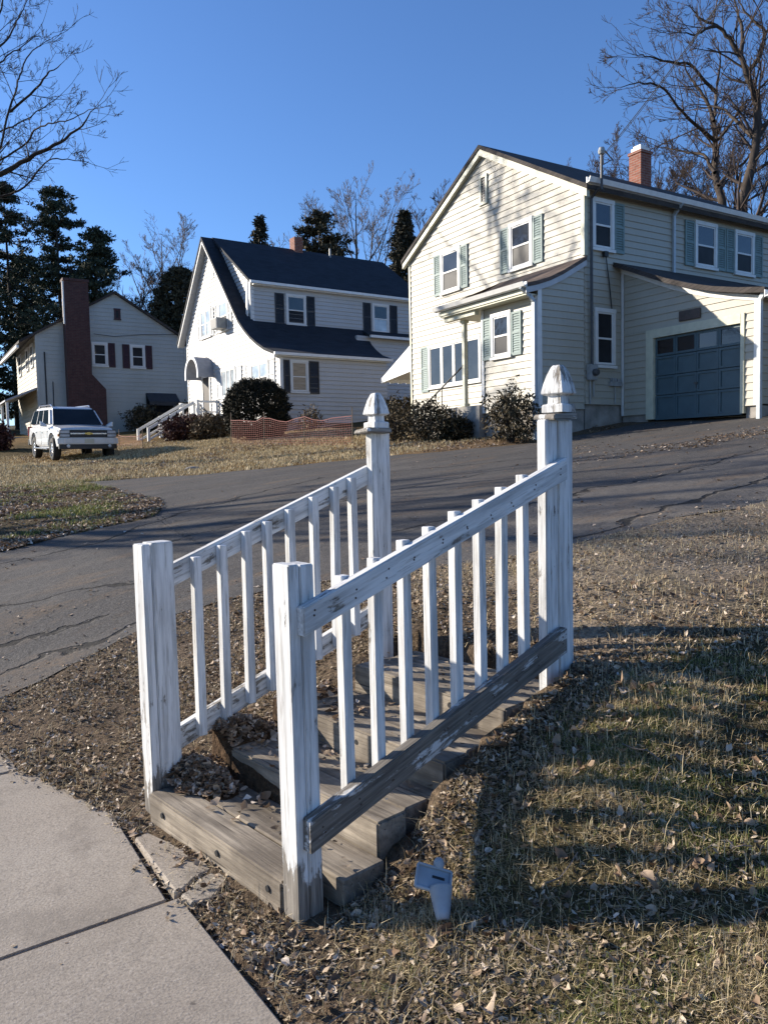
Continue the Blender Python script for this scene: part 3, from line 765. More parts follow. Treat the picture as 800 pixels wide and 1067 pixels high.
# ------------------------------------------------------------------ leaves and grass
def leaf_mesh(name, x, y, z, size, mat, tiltmax=.7, curl=.35, elong=1.5, m=9):
    """dry leaves: lobed outlines fanned round a midpoint, each curled and tipped its own way"""
    k = len(x)
    th = np.linspace(0, 2 * np.pi, m, endpoint=False)[None] + RNG.normal(0, .12, (k, m))
    lob = 1 + RNG.uniform(.03, .20, (k, 1)) * np.cos(th * 5 + RNG.uniform(-.3, .3, (k, 1))) + RNG.normal(0, .06, (k, m))
    lob[:, 0] *= 1.15
    S = size[:, None] * .5
    X = np.cos(th) * lob * S; Y = np.sin(th) * lob * S / elong
    c1 = RNG.uniform(-.4, 1.2, (k, 1)) * curl * 1.2; c2 = RNG.uniform(-.3, 1.3, (k, 1)) * curl * 2.0; c3 = RNG.normal(0, 1, (k, 1)) * curl * .9
    Z = (c1 * X * X + c2 * Y * Y + c3 * X * Y) / S + RNG.normal(0, .06, (k, m)) * S
    X = np.c_[np.zeros(k), X]; Y = np.c_[np.zeros(k), Y]; Z = np.c_[np.zeros(k), Z]
    yaw = RNG.uniform(0, 2 * np.pi, k); til = RNG.normal(0, tiltmax * .55, k); rol = RNG.normal(0, tiltmax * .55, k)
    ct, st = np.cos(til)[:, None], np.sin(til)[:, None]
    X, Z = X * ct - Z * st, X * st + Z * ct
    cr_, sr_ = np.cos(rol)[:, None], np.sin(rol)[:, None]
    Y, Z = Y * cr_ - Z * sr_, Y * sr_ + Z * cr_
    ca_, sa_ = np.cos(yaw)[:, None], np.sin(yaw)[:, None]
    V = np.stack([X * ca_ - Y * sa_ + x[:, None], X * sa_ + Y * ca_ + y[:, None], Z + z[:, None]], -1).reshape(-1, 3)
    b0 = (np.arange(k) * (m + 1))[:, None, None]; i = np.arange(m)
    F = (b0 + np.stack([np.zeros(m, int), 1 + i, 1 + (i + 1) % m], -1)[None]).reshape(-1, 3)
    return tag(npmesh(name, V, [F], mat), kind='stuff')

def grass_mesh(name, x, y, z, h, wd, mat, lean=.8):
    k = len(x)
    yaw = RNG.uniform(0, 2 * np.pi, k); le = np.abs(RNG.normal(0, lean, k))
    dx, dy = np.cos(yaw), np.sin(yaw); px_, py_ = -dy, dx
    V = np.zeros((k, 5, 3))
    m_ = .5 * h; l1 = le * .25 * h; l2 = le * h
    l2 = np.minimum(l2, h * 1.1); zz = h * np.clip(1.0 - le * .30, .10, 1.1)
    for i, (r_, hh, s_) in enumerate(((0, 0, -1), (0, 0, 1), (l1, zz * .6, -.8), (l1, zz * .6, .8), (l2, zz, 0))):
        V[:, i, 0] = x + dx * r_ + px_ * wd * s_ * .5; V[:, i, 1] = y + dy * r_ + py_ * wd * s_ * .5; V[:, i, 2] = z + hh - .003
    b0 = (np.arange(k) * 5)[:, None]
    o = npmesh(name, V.reshape(-1, 3), [b0 + np.array([[0, 1, 3, 2]]), b0 + np.array([[2, 3, 4]])], mat)
    return tag(o, kind='stuff')

def sample(k, x0, x1, y0, y1, dens):
    x_ = RNG.uniform(x0, x1, k); y_ = RNG.uniform(y0, y1, k)
    keep = RNG.uniform(0, 1, k) < dens(x_, y_)
    return x_[keep], y_[keep]
def not_paved(x, y):
    u, v = stair_uv(x, y)
    st = (u > -.01) & (u < 1.46) & (v > -.06) & (v < 1.07)
    sw_ = (x < swx(y) + .0) & (x > -1.0)
    return ~st & ~inside(x, y, DPOLY) & ~sw_ & (x > .1)
def lawn_w(x, y):      # the rough grass right of the steps
    u, v = stair_uv(x, y)
    a = np.clip((-v - .10 + (fbm(x, y, .5, 3, 61) - .5) * .5) / .25, 0, 1)
    a = a * np.clip((x - .98) / .25, 0, 1) * np.clip((3.1 - x) / .8, .0, 1)
    return a * np.clip((fbm(x, y, .33, 3, 63) - .30) / .28, .12, 1)
def green_w(x, y): return np.clip((fbm(x, y, .42, 4, 65) - .40) / .10, 0, 1)
gd_ = lambda x, y: lawn_w(x, y) * not_paved(x, y)
xs_, ys_ = sample(700000, .9, 3.8, .2, 2.7, lambda x, y: gd_(x, y) * (.16 + .84 * green_w(x, y)))
grass_mesh('grass', xs_, ys_, ground_h(xs_, ys_), RNG.uniform(.010, .034, len(xs_)) * (.7 + .6 * fbm(xs_, ys_, .1, 2, 66)), RNG.uniform(.0012, .0026, len(xs_)), M['grass'], 1.1)
xs_, ys_ = sample(520000, .9, 3.8, .2, 2.7, lambda x, y: gd_(x, y) * (.85 - .50 * green_w(x, y)))
grass_mesh('dead_grass', xs_, ys_, ground_h(xs_, ys_) + .002, RNG.uniform(.015, .055, len(xs_)), RNG.uniform(.0010, .0022, len(xs_)), M['straw'], 3.0)
xs_, ys_ = sample(5000, .9, 3.8, .2, 2.7, lambda x, y: gd_(x, y) * .5)
grass_mesh('dead_grass', xs_, ys_, ground_h(xs_, ys_) + .004, RNG.uniform(.05, .11, len(xs_)), RNG.uniform(.0014, .0026, len(xs_)), M['straw'], 1.4)
# sparse dead grass on the dirt strip and bank, wedge and far lawn
def d2(x, y): return not_paved(x, y) * np.clip((fbm(x, y, .6, 3, 81) - .38) / .2, 0, 1)
xs_, ys_ = sample(70000, 2.2, 7.5, 1.8, 4.6, lambda x, y: d2(x, y) * .28)
grass_mesh('dead_grass', xs_, ys_, ground_h(xs_, ys_), RNG.uniform(.015, .055, len(xs_)), RNG.uniform(.002, .004, len(xs_)), M['straw'], 1.4)
xs_, ys_ = sample(60000, .3, 4.2, 9.8, 19, lambda x, y: not_paved(x, y) * np.clip((fbm(x, y, 1.1, 3, 83) - .40) / .12, 0, 1))
grass_mesh('grass', xs_, ys_, ground_h(xs_, ys_), RNG.uniform(.03, .10, len(xs_)), RNG.uniform(.006, .012, len(xs_)), M['grass'], .9)
xs_, ys_ = sample(260000, 1, 14, 15, 34, lambda x, y: not_paved(x, y) * (y + .5 * x > 18.5) * (.25 + .6 * (fbm(x, y, 1.5, 3, 85) > .47)))
grass_mesh('dead_grass', xs_, ys_, ground_h(xs_, ys_), RNG.uniform(.04, .11, len(xs_)), RNG.uniform(.010, .022, len(xs_)), M['straw'], 1.1)

def litter_w(x, y):
    u, v = stair_uv(x, y)
    near_bank = ((x < 3.2) & (v > 1.1)) * 1.0
    right = ((v < .0) & (x > .7)) * (.40 + .6 * np.clip((fbm(x, y, .4, 3, 91) - .43) / .15, 0, 1))
    right = np.maximum(right, np.clip(1.2 - np.abs(v + .18) / .34, 0, 1) * ((v < .0) & (u > -.3) & (u < 1.8)))
    strip = ((x > 2.4) & (y > 2.0)) * .45
    frontz = .55 * ((u > -.32) & (u < .0) & (v > -.3) & (v < 1.2))
    return np.clip(np.maximum(np.maximum(np.maximum(near_bank, right), strip), frontz), 0, 1) * not_paved(x, y) * np.maximum(np.clip((fbm(x, y, .28, 4, 17) - .32) / .16, .22, 1), ((v < .02) & (v > -.42) & (u > .1) & (u < 1.5)) * 1.0)
def dfall(x, y): return np.clip(3.0 / np.hypot(x, y), 0, 1) ** 2
xs_, ys_ = sample(560000, .1, 6.5, .2, 6.2, lambda x, y: litter_w(x, y) * dfall(x, y) * .62)
leaf_mesh('leaf_chaff', xs_, ys_, ground_h(xs_, ys_) + .004, RNG.uniform(.008, .026, len(xs_)), M['chaff'], .75, .4, 2.2, 5)
xs_, ys_ = sample(60000, .1, 6.5, .2, 6.2, lambda x, y: litter_w(x, y) * dfall(x, y) * .50 * np.where(stair_uv(x, y)[1] < -.5, .4, 1))
leaf_mesh('leaf_litter', xs_, ys_, ground_h(xs_, ys_) + .010, RNG.uniform(.014, .038, len(xs_)), M['leaf'], .9, .6, 1.5)
xs_, ys_ = sample(260000, .1, 7.0, .2, 6.2, lambda x, y: np.maximum(litter_w(x, y), .9 * lawn_w(x, y) * not_paved(x, y)) * dfall(x, y) * .6)
grass_mesh('dead_grass', xs_, ys_, ground_h(xs_, ys_) + .004, RNG.uniform(.03, .085, len(xs_)), RNG.uniform(.0012, .0024, len(xs_)), M['straw'], 3.2)
# larger curled leaves on the lawn and under the bottom rail
xs_, ys_ = sample(520, .95, 3.0, .4, 2.3, lambda x, y: not_paved(x, y) * np.clip((fbm(x, y, .3, 3, 95) - .44) / .1, .05, 1) * .55)
leaf_mesh('leaf_litter', xs_, ys_, ground_h(xs_, ys_) + .022, RNG.uniform(.026, .046, len(xs_)), M['leaf'], .9, .9, 1.45)
# leaves heaped on the steps
uu, vv = RNG.uniform(.08, 1.0, 9000), RNG.uniform(.55, 1.12, 9000)
hzv = heap_z(uu, vv); base = np.where(uu < .335, TOP[0], np.where(uu < .665, TOP[1], np.where(uu < 1.03, TOP[2], TOP[3])))
kp = (hzv > base + .004) | (RNG.uniform(0, 1, 9000) < .02)
uu, vv, hzv, base = uu[kp], vv[kp], hzv[kp], base[kp]
xx, yy = stair_xy(uu, vv)
leaf_mesh('leaf_litter', xx, yy, np.maximum(hzv, base) + .012, RNG.uniform(.015, .05, len(uu)), M['leaf'], .8, .45, 1.45)
uu = RNG.uniform(.15, 1.45, 130); vv = RNG.uniform(0, 1.04, 130); base = np.where(uu < .335, TOP[0], np.where(uu < .665, TOP[1], np.where(uu < 1.03, TOP[2], TOP[3])))
xx, yy = stair_xy(uu, vv)
leaf_mesh('leaf_litter', xx, yy, base + .008, RNG.uniform(.01, .035, 130), M['chaff'], .4, .3, 1.6, 5)
# middle distance: edges of the drive, wedge, house beds
def edge_w(x, y):
    return not_paved(x, y) * np.clip((fbm(x, y, 1.0, 3, 97) - .40) / .15, .08, 1)
xs_, ys_ = sample(42000, .3, 4.4, 9.8, 19, edge_w)
leaf_mesh('leaf_litter', xs_, ys_, ground_h(xs_, ys_) + .02, RNG.uniform(.03, .075, len(xs_)), M['leaf'], .6, .4, 1.5)
xs_, ys_ = sample(50000, 4, 14.5, 13, 34, lambda x, y: not_paved(x, y) * .5 * np.clip((fbm(x, y, 1.6, 3, 96) - .42) / .12, .05, 1) * (y + .5 * x > 18.3))
leaf_mesh('leaf_litter', xs_, ys_, ground_h(xs_, ys_) + .02, RNG.uniform(.04, .085, len(xs_)), M['leaf'], .6, .4, 1.5)
# leaves blown on to the asphalt: a few everywhere, two drifts before the garage, more along the near edge
def on_drive(x, y):
    d_ = inside(x, y, DPOLY)
    w_ = .006 + .9 * np.clip((fbm(x, y, 1.2, 3, 99) - .46) / .1, 0, 1) * (np.exp(-((x - 12.6) / 1.6) ** 2 - ((y - 9.9) / .9) ** 2) + np.exp(-((x - 11.2) / 1.6) ** 2 - ((y - 8.0) / .9) ** 2))
    ne = np.interp(x, EN[:, 0], EN[:, 1])
    w_ = w_ + .35 * np.exp(-np.clip(y - ne, 0, 9) / .22) + .12 * np.exp(-((y - 6.9) / .25) ** 2) * (x < 1.8)
    return d_ * w_
xs_, ys_ = sample(60000, .2, 15, 4, 13, on_drive)
leaf_mesh('leaf_litter', xs_, ys_, tz(xs_, ys_) + .018, RNG.uniform(.012, .045, len(xs_)) * np.clip(np.hypot(xs_, ys_) / 7, .6, 1.4), M['leaf'], .35, .3, 1.5)
xs_, ys_ = sample(9000, .0, .95, .3, 4.4, lambda x, y: np.exp(-np.abs(swx(y) + .01 - x) / .028) * np.clip((vnoise(y / .13, y * 0, 12) - .2) / .5, 0, 1))
leaf_mesh('leaf_litter', xs_, ys_, tz(xs_, ys_) + .012, RNG.uniform(.006, .026, len(xs_)), M['chaff'], .5, .4, 1.8, 5)
xs_, ys_ = sample(260, -.3, .8, .8, 4.2, lambda x, y: (x < swx(y)) * .3)
leaf_mesh('leaf_litter', xs_, ys_, tz(xs_, ys_) + .010, RNG.uniform(.004, .018, len(xs_)), M['chaff'], .3, .3, 1.6, 5)

# stray twigs and stalks on the ground
tw = MB()
for k in range(110):
    x0, y0 = random.uniform(.8, 3.2), random.uniform(.6, 5.2)
    if not bool(not_paved(np.array(x0), np.array(y0))): continue
    A = random.uniform(0, 6.28); L = random.uniform(.05, .16); pts = []
    for j in range(4):
        px_, py_ = x0 + math.cos(A) * L * j / 3, y0 + math.sin(A) * L * j / 3; A += random.uniform(-.25, .25)
        pts.append((px_, py_, float(ground_h(px_, py_)) + random.uniform(.012, .035)))
    tw.tube(pts, random.uniform(.0012, .0026), 4)
tag(tw.build('fallen_twigs', M['twig_pale'], norm=False), kind='stuff')

# broken bit of white plastic lying in the grass
gx0, gy0 = 1.355, 1.925; gz0 = float(ground_h(gx0, gy0))
pt = empty('plastic_litter', (gx0, gy0, gz0), 'broken piece of pale grey plastic lying in the grass right of the steps', 'litter', R(-38))
tr_ = MB().box(-.055, .055, -.004, .004, -.03, .045).box(-.055, .055, -.012, .0, .041, .049).box(-.055, .055, -.012, .0, -.034, -.026).box(-.059, -.051, -.012, .0, -.03, .045).box(.051, .059, -.012, .0, -.03, .045)
tr_.build('tray', M['plastic'], pt, bevel=.002, loc=(-.022, .035, .075), rot=(-1.0, .30, .1))
MB().box(-.005, .035, -.0055, -.004, .012, .020).build('slot', M['cable'], pt, loc=(-.022, .035, .075), rot=(-1.0, .30, .1))
MB().lathe([(.004, 0), (.020, .0), (.024, .02), (.036, .09), (.038, .096), (.034, .096), (.030, .085)], (0, 0, 0), 'z', 20).build('funnel', M['plastic'], pt, smooth=True, norm=False, loc=(.012, -.050, .004), rot=(-.85, -.15, 0))
MB().lathe([(.001, .03), (.010, .027), (.016, .018), (.018, .006), (.015, -.006), (.001, -.01)], (0, 0, 0), 'z', 16).build('knob', M['plastic'], pt, smooth=True, loc=(-.005, .085, .10))

# ------------------------------------------------------------------ house building kit
def interval(poly, z):
    xs = []
    n_ = len(poly)
    for i in range(n_):
        (a0, z0), (a1, z1) = poly[i], poly[(i + 1) % n_]
        if (z0 - z) * (z1 - z) <= 0 and z0 != z1: xs.append(a0 + (a1 - a0) * (z - z0) / (z1 - z0))
        elif z0 == z1 == z: xs += [a0, a1]
    return (min(xs), max(xs)) if xs else None
def clapboard(mb, F, poly, course=.16, proud=.030, back=.14):
    """lapped boards over an upright polygon (a,z), each tilted, its lower edge standing proud"""
    zs = [p[1] for p in poly]; z0, zt = min(zs), max(zs)
    mb.prism(poly, F, -back, -.004)
    k = 0
    while z0 + k * course < zt - .01:
        a = z0 + k * course + 1e-4; b_ = min(a + course, zt - 1e-4); k += 1
        cuts = sorted({a, b_} | {z for z in zs if a < z < b_})
        for lo, hi in zip(cuts[:-1], cuts[1:]):
            I, J = interval(poly, lo + 1e-5), interval(poly, hi - 1e-5)
            if not I or not J: continue
            d0 = proud * (1 - (lo - a) / course); d1 = proud * (1 - (hi - a) / course)
            mb.add([F(I[0], lo, d0), F(I[1], lo, d0), F(J[1], hi, d1), F(J[0], hi, d1)], [(0, 1, 2, 3)])
            if lo == a: mb.add([F(I[0], lo, -.003), F(I[1], lo, -.003), F(I[1], lo, d0), F(I[0], lo, d0)], [(0, 1, 2, 3)])
            mb.add([F(I[0], lo, d0), F(J[0], hi, d1), F(J[0], hi, -.003), F(I[0], lo, -.003)], [(0, 1, 2, 3)])
            mb.add([F(I[1], lo, d0), F(J[1], hi, d1), F(J[1], hi, -.003), F(I[1], lo, -.003)], [(0, 1, 2, 3)])
def Fx(x0, s=-1):      # upright plane x = x0 seen from -x (s=-1) or +x
    return lambda a, z, d: (x0 + s * d, a, z)
def Fy(y0, s=-1):
    return lambda a, z, d: (a, y0 + s * d, z)

class House:
    def __init__(h, name, loc, rot, label, zb=0.0, org=None):
        h.e = empty(name, (loc[0], loc[1], zb), label, 'house', rot)
        h.org = org if org is not None else (0, 0, zb)
    def put(h, mb, name, mat, parent=None, **k):
        return mb.build(name, mat, parent or h.e, h.org, **k)
    def wall(h, F, poly, mat, course=.16, proud=.021, name='wall'):
        mb = MB(); clapboard(mb, F, poly, course, proud)
        return h.put(mb, name, mat, norm=False)
    def window(h, F, a0, a1, z0, z1, trim=.085, up='glass', low='glass_low', mat='trim', split=True, cols=1, head=True, t2=None):
        if a0 > a1: a0, a1 = a1, a0
        mb = MB(); t = trim
        mb.fbox(F, a0, a0 + t, z0 + t, z1 - t, -.01, .060).fbox(F, a1 - t, a1, z0 + t, z1 - t, -.01, .060)
        mb.fbox(F, a0 - .01, a1 + .01, z1 - t, z1 + .01, -.01, .066)
        w = h.put(mb, 'window', M[mat])
        h.put(MB().fbox(F, a0 - .025, a1 + .025, z0, z0 + t * .8, -.01, .085), 'sill', M[mat], w)
        i0, i1, j0, j1 = a0 + t + .002, a1 - t - .002, z0 + t + .002, z1 - t - .002
        s_ = .035; zm = (j0 + j1) / 2
        sash = MB()
        cw = (i1 - i0) / cols
        for c in range(cols):
            b0, b1 = i0 + c * cw, i0 + (c + 1) * cw
            if c: sash.fbox(F, b0 - .03, b0 + .03, j0, j1, .0, .052)
            e0, e1 = b0 + (.031 if c else 0), b1 - (.031 if c < cols - 1 else 0)
            sash.fbox(F, e0, e0 + s_, j0, j1, .0, .044).fbox(F, e1 - s_, e1, j0, j1, .0, .044)
            sash.fbox(F, e0 + s_, e1 - s_, j0, j0 + s_ * 1.4, .0, .044).fbox(F, e0 + s_, e1 - s_, j1 - s_, j1, .0, .044)
            if split:
                sash.fbox(F, e0 + s_, e1 - s_, zm - .022, zm + .022, .0, .048)
                h.put(MB().fbox(F, e0 + s_, e1 - s_, zm + .022, j1 - s_, .0, .034), 'pane', M[up], w)
                h.put(MB().fbox(F, e0 + s_, e1 - s_, j0 + s_ * 1.4, zm - .022, .0, .029), 'pane', M[low], w)
            else:
                h.put(MB().fbox(F, e0 + s_, e1 - s_, j0 + s_ * 1.4, j1 - s_, .0, .032), 'pane', M[up], w)
        h.put(sash, 'sash', M[mat], w)
        return w
    def shutter(h, F, a0, a1, z0, z1, mat):
        if a0 > a1: a0, a1 = a1, a0
        mb = MB(); t = .05
        mb.fbox(F, a0, a0 + t, z0, z1, .018, .052).fbox(F, a1 - t, a1, z0, z1, .018, .052)
        zm = z0 + (z1 - z0) * .52
        for (lo, hi) in ((z0, z0 + t * 1.2), (zm - t * .5, zm + t * .5), (z1 - t, z1)): mb.fbox(F, a0 + t, a1 - t, lo, hi, .018, .050)
        for lo, hi in ((z0 + t * 1.2, zm - t * .5), (zm + t * .5, z1 - t)):
            k = max(3, int((hi - lo) / .055)); p = (hi - lo) / k
            for i in range(k):
                zz = lo + i * p
                mb.add([F(a0 + t, zz, .046), F(a1 - t, zz, .046), F(a1 - t, zz + p, .026), F(a0 + t, zz + p, .026), F(a0 + t, zz, .024), F(a1 - t, zz, .024)], [(0, 1, 2, 3), (0, 1, 5, 4)])
        return h.put(mb, 'shutter', M[mat], norm=False)

def roof_slab(prof, fn, a0, a1, th):
    """roof of section prof (p,z) swept from a0 to a1, th thick downwards; fn(p,z,a)"""
    mb = MB()
    mb.prism(list(prof) + [(p, z - th) for p, z in prof[::-1]], fn, a0, a1)
    return mb

# ------------------------------------------------------------------ the cream house on the right
H = House('cream_house', (14, 13.55), 0, 'pale cream clapboard two storey house with green shutters and attached garage', 2.2, (14, 13.55, 2.2))
Y0, Y1, XF, XB = 13.55, 20.95, 14.0, 23.6
ZB, ZE, ZA, YR = 2.72, 7.74, 9.82, 17.25
gp = [(Y0, ZB), (Y1, ZB), (Y1, ZE), (YR, ZA), (Y0, ZE)]
H.wall(Fx(XF), gp, M['side_cream'])
H.wall(Fy(Y0), [(XF, ZB), (XB, ZB), (XB, ZE), (XF, ZE)], M['side_cream'])
H.wall(Fy(Y1, 1), [(XF, ZB), (XB, ZB), (XB, ZE), (XF, ZE)], M['side_cream'])
H.wall(Fx(XB, 1), gp, M['side_cream'])
H.put(MB().box(XF + .05, XB - .05, Y0 + .05, Y1 - .05, .9, ZB - .003), 'foundation', M['found'])
# roof: two slopes, eaves 0.2 beyond the walls
sl = (ZA - ZE) / (YR - Y0)
zr = ZA + .14
rf = roof_slab([(Y0 - .24, zr - sl * (YR - Y0 + .24)), (YR, zr), (Y1 + .24, zr - sl * (Y1 - YR + .24))], lambda p, z, a: (a, p, z), XF - .16, XB + .2, .11)
roof = H.put(rf, 'roof', M['roof_brown'])
ch = MB().box(19.98, 20.46, 16.98, 17.44, 9.3, 10.86).box(19.95, 20.49, 16.95, 17.47, 10.80, 10.88)
ch = H.put(ch, 'chimney', M['brick_red'], roof)
H.put(MB().box(20.02, 20.42, 17.02, 17.40, 10.881, 11.0).box(20.06, 20.30, 17.06, 17.34, 11.0, 11.07), 'chimney_cap', M['trim'], roof)
# rake boards, corner boards, gutter and downspouts
tb = MB()
for s_, ye in ((-1, Y0 - .20), (1, Y1 + .20)):
    zl = zr - sl * abs(YR - ye) - .115
    tb.add([(XF - .03, ye, zl - .17), (XF - .03, YR, zr - .115 - .17), (XF - .03, YR, zr - .115), (XF - .03, ye, zl), (XF - .13, ye, zl - .17), (XF - .13, YR, zr - .115 - .17), (XF - .13, YR, zr - .115), (XF - .13, ye, zl)], [(0, 1, 2, 3), (7, 6, 5, 4), (0, 1, 5, 4), (3, 2, 6, 7), (0, 3, 7, 4)])
tb.box(XF - .038, XF + .09, Y0 - .036, Y0 - .026, 6.2, ZE - .05).box(XF - .038, XF - .026, Y0 - .026, Y0 + .075, 6.2, ZE - .02)
H.put(MB().box(XF - .036, XF - .026, Y1 - .08, Y1 + .0, ZB, ZE - .02), 'corner_board', M['trim_cream'])
H.put(tb, 'rake_board', M['trim_cream'])
H.put(MB().box(XF - .1, XB, Y0 - .22, Y0 - .018, ZE - .02, ZE + .02), 'soffit', M['trim_cream'])
gm = MB()
gpz = 7.885
gm.prism([(Y0 - .25, gpz - .12), (Y0 - .32, gpz - .11), (Y0 - .36, gpz), (Y0 - .345, gpz), (Y0 - .305, gpz - .095), (Y0 - .25, gpz - .105)], lambda p, z, a: (a, p, z), XF - .17, XB)
gm.box(XF - .17, XB, Y0 - .25, Y0 - .235, gpz - .125, gpz + .01)
H.put(gm, 'gutter', M['gutter'], norm=True)
ds = MB().bar((17.12, Y0 - .30, 7.78), (17.12, Y0 - .06, 7.55), .075, .06, (1, 0, 0)).box(17.085, 17.155, Y0 - .085, Y0 - .025, 5.9, 7.58)
H.put(ds, 'downspout', M['downspout'])
# gable windows and vent
G = Fx(XF)
H.window(G, 15.28, 16.17, 6.33, 7.56); H.shutter(G, 14.92, 15.26, 6.36, 7.53, 'sh_green'); H.shutter(G, 16.19, 16.53, 6.36, 7.53, 'sh_green')
H.window(G, 18.30, 19.22, 6.30, 7.55); H.shutter(G, 17.95, 18.28, 6.33, 7.52, 'sh_green'); H.shutter(G, 19.24, 19.58, 6.33, 7.52, 'sh_green')
vt = MB().fbox(G, 17.05, 17.12, 8.45, 9.10, 0, .05).fbox(G, 17.30, 17.37, 8.45, 9.10, 0, .05).fbox(G, 17.05, 17.37, 9.10, 9.17, 0, .055).fbox(G, 17.03, 17.39, 8.38, 8.45, 0, .06)
v_ = H.put(vt, 'gable_vent', M['trim_cream'])
lv = MB().fbox(G, 17.12, 17.30, 8.45, 9.10, -.004, .020)
for i in range(9): lv.fbox(G, 17.12, 17.30, 8.47 + i * .07, 8.49 + i * .07, .02, .034)
H.put(lv, 'louvre', M['sh_black'], v_)
# picture window behind the porch post: fixed centre light between two sashes
H.window(G, 17.40, 19.93, 3.60, 4.92, .075, 'glass', 'glass', split=False, cols=4); H.shutter(G, 19.96, 20.33, 3.55, 4.92, 'sh_green')
# side wall windows
S = Fy(Y0)
H.window(S, 14.22, 14.95, 6.34, 7.56); H.shutter(S, 14.97, 15.31, 6.36, 7.54, 'sh_green')
H.window(S, 17.97, 18.87, 6.33, 7.54); H.shutter(S, 17.58, 17.95, 6.36, 7.50, 'sh_green'); H.shutter(S, 18.89, 19.24, 6.36, 7.50, 'sh_green')
H.window(S, 19.64, 20.50, 6.32, 7.52); H.shutter(S, 19.27, 19.62, 6.36, 7.50, 'sh_green'); H.shutter(S, 20.52, 20.90, 6.36, 7.50, 'sh_green')
H.window(S, 14.29, 14.99, 3.59, 5.0, .085, 'glass_low', 'glass_low')
# entry porch at the front corner under its own bell-cast roof
XE, YL, ZEB, ZET = 12.53, 15.53, 2.60, 5.13
bell = [(12.13, 5.37), (12.45, 5.45), (12.85, 5.58), (13.25, 5.76), (13.62, 5.96), (14.02, 6.18)]
H.wall(Fx(XE), [(Y0 + .001, ZEB), (YL, ZEB), (YL, ZET), (Y0 + .001, ZET)], M['side_cream'])
H.wall(Fy(Y0 - .004), [(XE, ZEB), (XF - .032, ZEB), (XF - .032, 5.98), (13.62, 5.80), (13.25, 5.60), (12.85, 5.43), (XE, 5.32)], M['side_cream'])
H.wall(Fy(YL, 1), [(XE, ZEB), (XF - .05, ZEB), (XF - .05, ZET), (XE, ZET)], M['side_cream'])
H.put(MB().box(XE + .04, XF, Y0 + .04, YL - .04, .9, ZEB - .003), 'foundation', M['found'])
er = MB()
nB = len(bell)
yl = [16.92 - .42 * i / (nB - 1) for i in range(nB)]
vs = [(x_, Y0 - .07, z_) for x_, z_ in bell] + [(x_, y_, z_) for (x_, z_), y_ in zip(bell, yl)] + [(x_, Y0 - .07, z_ - .09) for x_, z_ in bell] + [(x_, y_, z_ - .09) for (x_, z_), y_ in zip(bell, yl)]
fs = []
for i in range(nB - 1):
    for A_, B_ in ((0, nB), (2 * nB, 3 * nB)): fs.append((A_ + i, A_ + i + 1, B_ + i + 1, B_ + i))
    fs.append((i, i + 1, 2 * nB + i + 1, 2 * nB + i)); fs.append((nB + i, nB + i + 1, 3 * nB + i + 1, 3 * nB + i))
fs += [(0, nB, 3 * nB, 2 * nB), (nB - 1, 2 * nB - 1, 4 * nB - 1, 3 * nB - 1)]
er.add(vs, fs)
# hip at the open end
er.add([(12.13, 16.92, 5.37), (14.02, 16.50, 6.18), (14.0, 17.45, 5.72), (12.13, 16.92, 5.28), (14.0, 17.45, 5.62)], [(0, 1, 2), (0, 2, 4, 3)])
pr_ = H.put(er, 'porch_roof', M['roof_entry'])
bt = MB()   # trim following the roof's end, soffit and beam
for (xa, za), (xb, zb) in zip(bell[:-1], bell[1:]):
    bt.hexa([(xa, Y0 - .062, za - .22), (xb, Y0 - .062, zb - .22), (xb, Y0 - .036, zb - .22), (xa, Y0 - .036, za - .22), (xa, Y0 - .062, za - .093), (xb, Y0 - .062, zb - .093), (xb, Y0 - .036, zb - .093), (xa, Y0 - .036, za - .093)])
H.put(bt, 'roof_trim', M['soffit'])
H.put(MB().box(12.20, XF - .02, Y0 + .02, 16.85, 5.132, 5.17).box(12.28, 12.42, YL, 16.80, 5.02, 5.131).box(12.17, 12.24, Y0 - .02, 16.88, 5.171, 5.27), 'porch_soffit', M['trim_cream'])
gg = MB().prism([(12.12, 5.28), (12.04, 5.29), (11.99, 5.385), (12.01, 5.39), (12.05, 5.305), (12.12, 5.30)], lambda p, z, a: (p, a, z), Y0 - .10, 16.95)
gg.box(12.105, 12.125, Y0 - .1, 16.95, 5.27, 5.39)
H.put(gg, 'gutter', M['gutter'])
d2_ = MB().bar((12.06, 13.60, 5.29), (12.32, 13.60, 5.12), .08, .065, (0, 1, 0)).bar((12.32, 13.60, 5.14), (12.46, 13.60, 5.0), .08, .065, (0, 1, 0)).box(12.42, 12.50, 13.555, 13.645, 1.85, 5.04)
H.put(d2_, 'downspout', M['downspout'])
H.put(MB().box(XE - .036, XE + .08, Y0 - .040, Y0 - .031, ZEB, 5.3).box(XE - .036, XE - .026, Y0 - .031, Y0 + .08, ZEB, ZET), 'corner_board', M['trim'])
H.put(MB().box(XE - .036, XE - .026, YL - .07, YL + .03, ZEB, ZET), 'corner_board', M['trim'])
E_ = Fx(XE)
H.window(E_, 14.44, 15.16, 3.86, 4.96); H.shutter(E_, 14.08, 14.42, 3.89, 4.90, 'sh_green'); H.shutter(E_, 15.18, 15.49, 3.89, 4.90, 'sh_green')
po = MB().box(12.48, 12.59, 16.22, 16.33, 2.83, 5.02).box(12.45, 12.62, 16.19, 16.36, 2.82, 2.90).box(12.45, 12.62, 16.19, 16.36, 4.94, 5.02)
H.put(po, 'porch_post', M['trim_cream'], bevel=.008)
H.put(MB().box(12.40, XF - .02, YL + .02, 17.0, 1.4, 2.81).box(12.40, 13.5, 17.001, 17.35, 1.4, 2.60).box(12.40, 13.5, 17.351, 17.70, 1.4, 2.38).box(12.4, 13.5, 17.701, 18.05, 1.4, 2.17), 'porch_step', M['concrete_step'])
